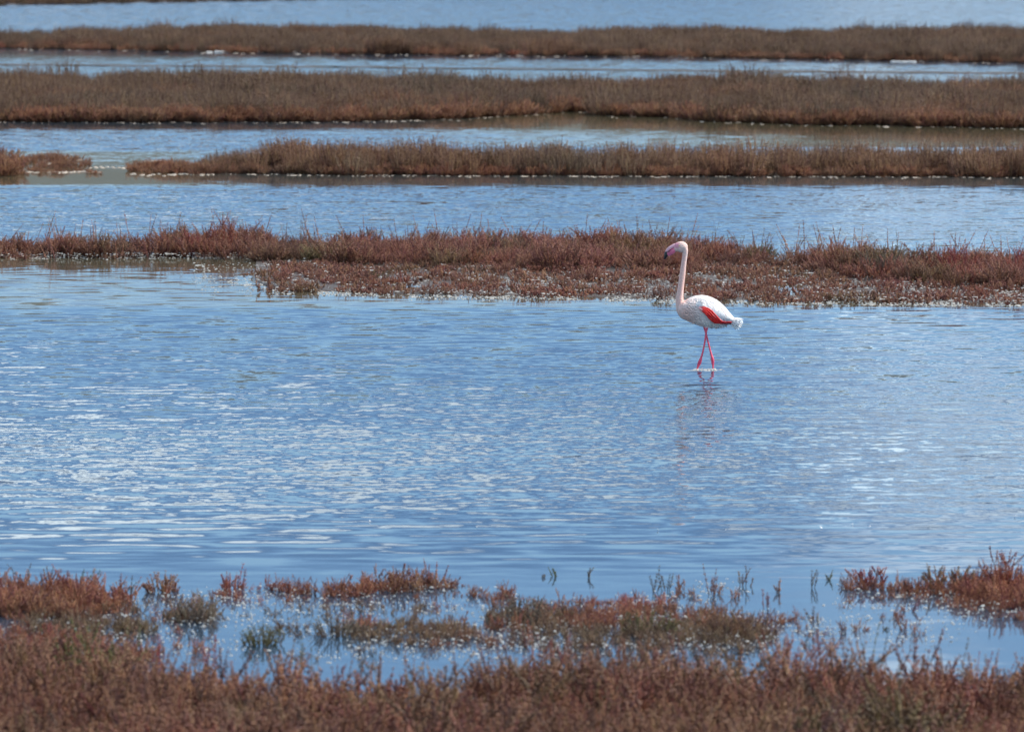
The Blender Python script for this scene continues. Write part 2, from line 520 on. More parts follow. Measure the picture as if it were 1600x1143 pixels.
def scatter_tree(collection):
    nt = bpy.data.node_groups.new('scatter', 'GeometryNodeTree')
    nt.interface.new_socket('Geometry', in_out='INPUT', socket_type='NodeSocketGeometry')
    nt.interface.new_socket('Geometry', in_out='OUTPUT', socket_type='NodeSocketGeometry')
    n, l = nt.nodes, nt.links
    gi, go = n.new('NodeGroupInput'), n.new('NodeGroupOutput')
    ci = n.new('GeometryNodeCollectionInfo')
    ci.inputs['Collection'].default_value = collection
    ci.inputs['Separate Children'].default_value = True
    ci.inputs['Reset Children'].default_value = True
    iop = n.new('GeometryNodeInstanceOnPoints')
    iop.inputs['Pick Instance'].default_value = True
    def attr(name, typ):
        a = n.new('GeometryNodeInputNamedAttribute'); a.data_type = typ
        a.inputs['Name'].default_value = name
        return a.outputs['Attribute']
    l.new(gi.outputs[0], iop.inputs['Points'])
    l.new(ci.outputs[0], iop.inputs['Instance'])
    l.new(attr('pick', 'INT'), iop.inputs['Instance Index'])
    e = n.new('FunctionNodeEulerToRotation')
    l.new(attr('turn', 'FLOAT_VECTOR'), e.inputs[0])
    l.new(e.outputs[0], iop.inputs['Rotation'])
    l.new(attr('size', 'FLOAT_VECTOR'), iop.inputs['Scale'])
    l.new(iop.outputs[0], go.inputs[0])
    return nt
TREES = {k: scatter_tree(c) for k, (c, _) in PROTO.items()}

def scatter(name, label, kind, pts):
    """pts: (x, y, z, rx, ry, rz, sx, sy, sz, (r, g, b)); one object of kind stuff"""
    if not pts: return
    me = bpy.data.meshes.new(name)
    me.from_pydata([p[:3] for p in pts], [], [])
    k = PROTO[kind][1]
    a = me.attributes.new('pick', 'INT', 'POINT')
    a.data.foreach_set('value', [rng.randrange(k) for _ in pts])
    a = me.attributes.new('turn', 'FLOAT_VECTOR', 'POINT')
    a.data.foreach_set('vector', np.array([p[3:6] for p in pts], dtype=np.float32).ravel())
    a = me.attributes.new('size', 'FLOAT_VECTOR', 'POINT')
    a.data.foreach_set('vector', np.array([p[6:9] for p in pts], dtype=np.float32).ravel())
    a = me.attributes.new('tint', 'FLOAT_COLOR', 'POINT')
    a.data.foreach_set('color', np.array([(*p[9], 1) for p in pts], dtype=np.float32).ravel())
    o = link(name, me)
    md = o.modifiers.new('scatter', 'NODES')
    md.node_group = TREES[kind]
    cat = None
    return tag(o, label, cat, kind='stuff')

BROWN = (0.260, 0.140, 0.078)
DUSK = (0.190, 0.125, 0.078)
ORANGE = (0.370, 0.150, 0.075)
RED = (0.385, 0.105, 0.064)
CRIMSON = (0.430, 0.088, 0.074)
OLIVE = (0.175, 0.145, 0.055)
GREY = (0.210, 0.155, 0.105)
MAUVE = (0.390, 0.140, 0.118)
GREEN = (0.180, 0.190, 0.050)

def mixc(a, b, t):
    t = max(0, min(1, t))
    return tuple(x * (1 - t) + y * t for x, y in zip(a, b))
def blotch(x, y, s, off=0.0):
    return mnoise.noise(Vector((x * s, y * s, off))) * .5 + .5
def palette(x, y, cols, s=.8, off=0.0, dim=1.0):
    """colours of neighbouring plants drift from one to the next"""
    w = [max(0.02, blotch(x, y, s, off + 7.3 * i) ** 8) * k for i, (c_, k) in enumerate(cols)]
    t = sum(w); v = rng.uniform(.80, 1.16) * dim
    return tuple(sum(w[i] * cols[i][0][j] for i in range(len(cols))) / t * v for j in range(3))

def plant_at(px, py, h, col_, z=-.01, lean=.12, w=1.0):
    p = ground(px, py)
    return (p.x, p.y, z, rng.gauss(0, lean), rng.gauss(0, lean), rng.uniform(0, 6.283), h * w, h * w, h, col_)

def fill(x0, x1, y0, y1, dens, ok, make):
    """plants over the world rectangle behind a range of pixels, `dens` of them per square metre"""
    a, b_ = ground(0, y1).y, ground(0, y0).y
    out = []
    lo, hi = (x0 - 800) / FPX, (x1 - 800) / FPX
    n_ = int(dens * (b_ - a) * (hi - lo) * (a + b_) / 2)
    for _ in range(n_):
        Y = math.sqrt(rng.uniform(a * a, b_ * b_))
        X = Y * rng.uniform(lo, hi)
        px, py = to_px(X, Y)
        if not ok(px, py): continue
        q = make(X, Y, px, py)
        if q: out.append(q)
    return out

def std(X, Y, h, c_, w=1.0, lean=.1, z=.0):
    return (X, Y, z, rng.gauss(0, lean), rng.gauss(0, lean), rng.uniform(0, 6.283), h * w, h * w, h, c_)

# far bands
FAR = [(BROWN, 1.0), (DUSK, 1.1), (ORANGE, .35)]
def mk_far(off, base):
    def mk(X, Y, px, py):
        hh = base * (.32 + .60 * blotch(X, Y * .6, .5, off) + .62 * blotch(X, Y * .5, 1.5, off)) * rng.uniform(.8, 1.2)
        if rng.random() < .03: hh *= 1.4
        return std(X, Y, hh, palette(X, Y, FAR, .45, off, .84), 1.15)
    return mk
scatter('saltmarsh_shrubs', 'thin brown strip of marsh shrubs at the top left corner beyond the glittering water', 'upright',
        fill(-300, 1900, -30, 9, 3, lambda x, y: inside('a', x, y), mk_far(3, 1.0)))
scatter('saltmarsh_shrubs', 'farthest full band of brown marsh shrubs below the glittering water', 'upright',
        fill(-300, 1900, 50, 104, 6, lambda x, y: inside('b', x, y), mk_far(5, .95)))
def ok_c(x, y):
    return inside('c', x, y) and not (y > 168 and blotch(x * .012, y * .09, 1, 4) > .63 and x > 900)
scatter('saltmarsh_shrubs', 'broad brown band of marsh shrubs, second band from the top', 'upright',
        fill(-250, 1850, 130, 205, 9, ok_c, mk_far(9, 1.0)))
def edge_row(band, x0, x1, n_, h, cols, off=0.0):
    out = []
    for _ in range(n_):
        px = rng.uniform(x0, x1)
        py = shore_y(band, px) - abs(rng.gauss(0, .9)) + .3
        p = ground(px, py)
        out.append(std(p.x, p.y, h * rng.uniform(.5, 1.2), palette(p.x, p.y, cols, .8, off), 1.1))
    return out
EDGE = [(ORANGE, 1.2), (BROWN, .8), (RED, .4)]
scatter('waterline_shrubs', 'low rusty fringe of shoots along the front edge of the farthest full band', 'bushy', edge_row('b', -250, 1850, 500, .75, EDGE))
scatter('waterline_shrubs', 'low rusty fringe of shoots along the front edge of the broad brown band', 'bushy', edge_row('c', -250, 1850, 800, 1.05, EDGE))

THIRD = [(BROWN, 1.0), (ORANGE, .7), (DUSK, .6)]
def mk_d(X, Y, px, py):
    hh = (.40 + .5 * blotch(X, Y, 1.1, 2) + .65 * blotch(X, Y, 3.0, 8)) * rng.uniform(.75, 1.15)
    hh *= float(np.interp(px, [250, 300, 370, 440], [.35, .5, .8, 1.0]))
    return std(X, Y, hh * 1.0, palette(X, Y, THIRD, .8, 2), .95)
scatter('saltmarsh_shrubs', 'narrow orange-brown band of upright shrubs, third band from the top', 'upright',
        fill(250, 1850, 255, 280, 17, lambda x, y: inside('d', x, y), mk_d))
scatter('waterline_shrubs', 'low rusty fringe of shoots along the front edge of the narrow third band', 'bushy', edge_row('d', 250, 1850, 420, .62, EDGE))
low_left = []
for _ in range(230):
    px = rng.uniform(-200, 160); py = rng.choice((258, 252, 262, 267, 271)) + rng.gauss(0, 2)
    if blotch(px * .03, py * .1, 1, 3) < .36: continue
    low_left.append(plant_at(px, py, rng.uniform(.25, .55) * (1.3 if 50 < px < 120 and py < 262 else 2.2 if px < 18 else .75), palette(px, py, EDGE, .02)))
for _ in range(80):
    px = rng.uniform(205, 330); low_left.append(plant_at(px, rng.uniform(260, 273), rng.uniform(.3, .6), palette(px, 0, EDGE, .02)))
scatter('marsh_shoots', 'sparse low rusty shoots in the gap at the left end of the third band', 'bushy', low_left)

# the flooded band behind the bird
RED_MIX = [(RED, .9), (MAUVE, 1.2), (BROWN, .6), (GREY, .55), (CRIMSON, .6), (OLIVE, .6)]
D_BACK = [(-900, 396), (0, 394), (200, 394), (300, 392), (400, 393), (900, 394), (1150, 398), (1220, 404), (1290, 410), (1340, 420), (1600, 424), (2400, 426)]
D_MID = [(-900, 404), (0, 404), (300, 402), (380, 406), (500, 414), (650, 418), (900, 424), (1080, 424), (1180, 416), (1240, 412), (1290, 430), (1340, 438), (1450, 448), (1600, 452), (2400, 455)]
D_FRONT = [(-900, 405), (0, 405), (370, 404), (420, 456), (550, 459), (700, 464), (850, 465), (1000, 469), (1100, 472), (1300, 473), (1450, 475), (1600, 477), (2400, 480)]
def mk_e(X, Y, px, py):
    hh = (.35 + .5 * blotch(X, Y, .9, 6) + .6 * blotch(X, Y, 2.6, 1)) * rng.uniform(.75, 1.2)
    hh *= float(np.interp(px, [0, 180, 260, 380, 430, 600, 1000, 1150, 1230, 1330, 1600], [.85, .95, 1.15, 1.15, .9, 1.0, 1.0, .9, .8, 1.05, 1.1]))
    return std(X, Y, hh, palette(X, Y, RED_MIX, 1.6, 6), 1.0, .16)
scatter('saltmarsh_shrubs', 'dense reddish shrubs along the back of the flooded band behind the flamingo', 'feathery',
        fill(-250, 1850, 385, 460, 18, lambda x, y: lerp_table(D_BACK, x) <= y <= lerp_table(D_MID, x) and not (1205 < x < 1275 and rng.random() < .35), mk_e))
def ok_low(x, y):
    if not (lerp_table(D_MID, x) - 2 <= y <= lerp_table(D_FRONT, x)): return False
    g = blotch(x * .022, y * .13, 1, 8)
    if 1140 < x < 1290 and y < 452: return g > .46
    if x < 430: return g > .6
    if y > lerp_table(D_FRONT, x) - 12: return g > .36
    return g > (.50 if x > 1080 else .44)
LOW_MIX = [(BROWN, 1.0), (RED, .9), (MAUVE, .9), (ORANGE, .5), (GREY, .5), (OLIVE, .3), (CRIMSON, .4)]
scatter('creeping_shoots', 'low half-drowned shoots across the front of the flooded band behind the flamingo', 'creeping',
        fill(-100, 1850, 400, 480, 24, ok_low, lambda X, Y, px, py: std(X, Y, rng.uniform(.6, 1.35), palette(X, Y, LOW_MIX, 1.3, 3), .95, .15)))
scatter('creeping_shoots', 'scattered red tufts standing in the flooded band behind the flamingo', 'bushy',
        fill(380, 1850, 405, 476, 4, ok_low, lambda X, Y, px, py: std(X, Y, rng.uniform(.28, .6), palette(X, Y, RED_MIX, 1.3, 4), 1.1, .15)))
spk = []
for _ in range(300):
    px = rng.uniform(-150, 1750); py = lerp_table(D_BACK, px) + abs(rng.gauss(0, 6))
    p = ground(px, py)
    spk.append(std(p.x, p.y, rng.uniform(.55, 1.2), palette(p.x, p.y, RED_MIX, 1.5, 12), 1.0, .25))
scatter('marsh_shoots', 'thin shoots standing out above the shrubs behind the flamingo', 'spike', spk)

# foreground shoots standing in the calm shallows: ellipses (x, y, rx, ry, per square metre, height, colours)
F_RED = [(RED, 1.0), (BROWN, .8), (CRIMSON, .4), (ORANGE, .5)]
F_DARK = [(GREY, 1.0), (BROWN, 1.1), (OLIVE, .35), (DUSK, .8), (RED, .4)]
SHALLOW = [
 (50, 946, 150, 20, 60, .75, F_RED), (130, 958, 90, 12, 30, .5, F_DARK), (130, 985, 120, 14, 45, .5, F_DARK), (20, 1010, 110, 22, 35, .6, F_RED),
 (290, 940, 90, 10, 8, .3, F_DARK), (370, 926, 45, 7, 40, .55, F_RED), (450, 922, 42, 7, 38, .5, F_RED), (540, 924, 42, 8, 40, .6, F_RED),
 (620, 918, 60, 8, 45, .65, F_RED), (690, 916, 40, 7, 30, .45, F_RED), (760, 930, 50, 8, 34, .42, F_RED), (700, 950, 50, 9, 16, .3, F_RED),
 (450, 955, 120, 12, 11, .3, F_DARK), (300, 962, 42, 14, 34, .55, F_DARK),
 (650, 992, 105, 16, 42, .5, F_DARK), (560, 975, 55, 10, 20, .4, F_RED),
 (830, 968, 75, 15, 40, .5, F_DARK), (900, 950, 130, 11, 28, .45, F_RED), (1000, 952, 60, 12, 22, .45, F_RED), (1040, 940, 80, 10, 9, .5, F_RED),
 (1090, 990, 110, 17, 46, .55, F_DARK), (960, 998, 150, 16, 34, .45, F_DARK), (1150, 995, 70, 12, 30, .4, F_DARK), (820, 1005, 60, 10, 20, .3, F_DARK),
 (1235, 972, 55, 9, 22, .4, F_RED), (1255, 985, 60, 8, 12, .35, F_RED), (1110, 925, 60, 14, 5, .5, F_RED),
 (1370, 918, 58, 5, 40, .45, F_RED), (1460, 922, 60, 9, 34, .55, F_RED), (1550, 930, 75, 17, 48, .7, F_RED), (1600, 935, 60, 18, 50, .75, F_RED),
 (1420, 945, 120, 12, 5, .35, F_RED), (1560, 960, 70, 12, 12, .4, F_RED), (1380, 985, 130, 22, 2, .5, F_RED), (600, 1030, 180, 15, 5, .4, F_DARK), (930, 1040, 130, 14, 14, .5, F_DARK), (260, 1010, 120, 22, 5, .45, F_RED),
 (230, 968, 120, 12, 12, .4, F_RED), (420, 936, 240, 8, 9, .38, F_RED), (600, 950, 140, 9, 16, .4, F_DARK), (760, 990, 70, 14, 22, .45, F_DARK), (480, 985, 90, 10, 14, .38, F_DARK),
 (720, 1010, 160, 10, 12, .42, F_DARK), (870, 975, 200, 14, 22, .48, F_RED), (1010, 970, 150, 14, 26, .5, F_RED), (1120, 965, 90, 12, 16, .45, F_RED), (1000, 1015, 200, 10, 16, .4, F_DARK), (90, 1030, 150, 18, 26, .7, F_RED),
 (1180, 1010, 120, 9, 10, .35, F_DARK), (1560, 945, 110, 9, 20, .45, F_RED), (1440, 930, 100, 6, 16, .4, F_RED), (370, 975, 60, 8, 8, .3, F_DARK),
]
def in_ell(x, y, e, k=1.0):
    return ((x - e[0]) / (e[2] * k)) ** 2 + ((y - e[1]) / (e[3] * k)) ** 2 < 1
tufts, low = [], []
for e in SHALLOW:
    for q in fill(e[0] - e[2], e[0] + e[2], e[1] - e[3], e[1] + e[3], e[4] * 3.3, lambda x, y: in_ell(x, y, e),
                  lambda X, Y, px, py: std(X, Y, e[5] * rng.uniform(.6, 1.3), palette(X, Y, e[6], 2.0, 5), 1.0, .2, -.02)):
        tufts.append(q)
    if e[4] >= 20:
        low += fill(e[0] - e[2], e[0] + e[2], e[1] - e[3], e[1] + e[3], e[4] * 1.3, lambda x, y: in_ell(x, y, e, .95),
                    lambda X, Y, px, py: std(X, Y, e[5] * rng.uniform(.9, 1.8), palette(X, Y, e[6], 2.0, 5), .55, .2, -.02))
scatter('marsh_shoots', 'loose rusty and grey shoots standing in the calm blue shallows nearest the viewer', 'tuft', tufts)
scatter('creeping_shoots', 'low clotted growth at water level in the calm foreground shallows', 'creeping', low)

# the mat of shrubs along the bottom of the picture
MAT_MIX = [(RED, 1.1), (BROWN, .8), (CRIMSON, .8), (MAUVE, .9), (DUSK, .6), (ORANGE, .5), (OLIVE, .75), (GREY, .4), (GREEN, .3)]
def mk_mat(X, Y, px, py):
    hh = (.34 + .70 * blotch(X, Y, 1.0, 12) + .85 * blotch(X, Y, 3.4, 2)) * rng.uniform(.65, 1.2)
    return std(X, Y, hh, palette(X, Y, MAT_MIX, 2.2, 12, .90), .95, .15)
scatter('saltmarsh_shrubs', 'thick blurred mat of red-brown shrubs along the bottom edge', 'feathery',
        fill(-200, 1800, 1060, 1330, 25, lambda x, y: y >= lerp_table(MAT_BACK, x), mk_mat))
spk = []
for _ in range(260):
    px = rng.uniform(-150, 1750); py = lerp_table(MAT_BACK, px) + abs(rng.gauss(0, 30))
    p = ground(px, py)
    spk.append(std(p.x, p.y, rng.uniform(.55, .95), palette(p.x, p.y, MAT_MIX, 1.5, 12), 1.0, .2))
scatter('marsh_shoots', 'taller upright shoots rising from the far edge of the bottom mat', 'spike', spk)

# ------------------------------------------------------------------ pale foam along the far waterlines, painted sun glints among the nearer shoots
def foam_glint_at(px, py, w, h, z=0.0):
    p = ground(px, py)
    return (p.x, p.y, z, 0, 0, rng.uniform(-.25, .25), w, w * rng.uniform(.4, .8), h, (1, 1, 1))
def foam_line(band, x0, x1, n_, w, h, jit=.6, thr=.45, s=.03, off=0.0):
    out = []
    for _ in range(n_):
        px = rng.uniform(x0, x1)
        if blotch(px * s, 2, 1, off) < thr: continue
        out.append(foam_glint_at(px, shore_y(band, px) + jit * .5 + rng.gauss(0, jit), w * rng.lognormvariate(0, .5), h * rng.uniform(.6, 1.4)))
    return out
scatter('shore_foam_and_glint', 'broken pale line of foam at the foot of the farthest full band', 'crust', foam_line('b', -250, 1850, 420, .035, .007, .8, .50, .06, 1))
scatter('shore_foam_and_glint', 'broken pale line of foam at the foot of the broad brown band', 'crust', foam_line('c', -250, 1850, 800, .022, .005, 1.1, .46, .06, 2))
scatter('shore_foam_and_glint', 'broken pale line of foam at the foot of the narrow third band', 'crust',
        foam_line('d', 240, 1850, 850, .016, .005, 1.0, .46, .06, 3) + [foam_glint_at(rng.uniform(x0, x1), y + rng.gauss(0, .8), .03, .009) for (x0, x1, y, k) in
          ((20, 130, 250, 50), (55, 110, 256, 30), (20, 160, 269, 60), (130, 240, 262, 30), (190, 330, 263, 60), (205, 330, 273, 30), (225, 260, 252, 30)) for _ in range(k)])
glint_pts = []  # white beads put where wet stems and water catch the sun
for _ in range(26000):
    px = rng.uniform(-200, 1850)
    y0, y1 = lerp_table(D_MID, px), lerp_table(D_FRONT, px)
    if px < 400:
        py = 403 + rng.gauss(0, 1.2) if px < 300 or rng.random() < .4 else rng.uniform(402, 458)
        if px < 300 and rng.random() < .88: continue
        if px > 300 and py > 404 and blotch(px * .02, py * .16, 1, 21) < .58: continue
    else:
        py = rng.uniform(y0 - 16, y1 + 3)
        # the painted glints keep to short horizontal rows
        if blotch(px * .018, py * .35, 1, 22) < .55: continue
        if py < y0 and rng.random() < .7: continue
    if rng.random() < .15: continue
    glint_pts.append(foam_glint_at(px, py, .009 * rng.lognormvariate(0, .5), .0052 * rng.uniform(.5, 1.3), rng.choice((0, .01, .03, .05))))
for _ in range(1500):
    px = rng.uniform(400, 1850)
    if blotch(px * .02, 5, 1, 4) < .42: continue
    glint_pts.append(foam_glint_at(px, lerp_table(D_FRONT, px) + rng.gauss(0, 2), .010 * rng.lognormvariate(0, .4), .0055 * rng.uniform(.5, 1.3)))
scatter('shore_foam_and_glint', 'rows of small white beads standing in for sun glints among the shoots of the flooded band behind the flamingo', 'bead', glint_pts)
glint_pts = []  # more white beads in place of sun glints on the shallows
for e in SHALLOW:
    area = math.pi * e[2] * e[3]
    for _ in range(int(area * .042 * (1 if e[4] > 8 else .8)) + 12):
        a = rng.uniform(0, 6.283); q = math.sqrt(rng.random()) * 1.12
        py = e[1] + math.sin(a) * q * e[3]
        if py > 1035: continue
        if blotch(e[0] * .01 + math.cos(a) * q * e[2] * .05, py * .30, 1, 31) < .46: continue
        glint_pts.append(foam_glint_at(e[0] + math.cos(a) * q * e[2], py, .0042 * rng.lognormvariate(0, .5), .0044 * rng.uniform(.5, 1.6), rng.choice((0, .0, .01, .025))))
scatter('shore_foam_and_glint', 'white specks painted as sun glints round the shoots in the calm foreground shallows', 'bead', glint_pts)

# ------------------------------------------------------------------ single plants one can tell apart
THING_MAT = {}
def tinted(c_):
    if c_ not in THING_MAT: THING_MAT[c_] = plant_material('marsh_shoot_tinted', c_)
    return THING_MAT[c_]
def single(name, label, cat, px, py, tint, group=None, lean=(0, 0), **spec):
    p = ground(px, py)
    e = link(name, None, loc=(p.x, p.y, 0))
    e.rotation_euler = (lean[1], lean[0], 0)
    e.empty_display_size = .1
    tag(e, label, cat, group)
    st, fo = bush(**spec)
    link('stem', st.mesh('stem', tinted(tint)), e)
    link('foliage', fo.mesh('foliage', tinted(tint)), e)
    return e
SHOOT = dict(pairs=13, side=.034, r=.0026, spread=.30, bend=.6)
BAND_G = 'shrubs standing out of the flooded band'
SHAL_G = 'plants in the calm foreground shallows'
MAT_G = 'shoots rising from the bottom mat'
def many(rows, base_seed):
    for i, (name, label, cat, px, py, c_, grp, lean, spec) in enumerate(rows):
        q = dict(SHOOT); q.update(spec)
        if q['h'] < .21 and q['n'] <= 5:
            q['pairs'] = 6; q['side'] = max(q['side'], .030); q['bend'] = 1.6; q['n'] += 1; q['spread'] = .7
            if q['side'] > q['h'] * .3: q['side'] = q['h'] * .3
        single(name, label, cat, px, py, c_, grp, lean, seed=base_seed + i, **q)
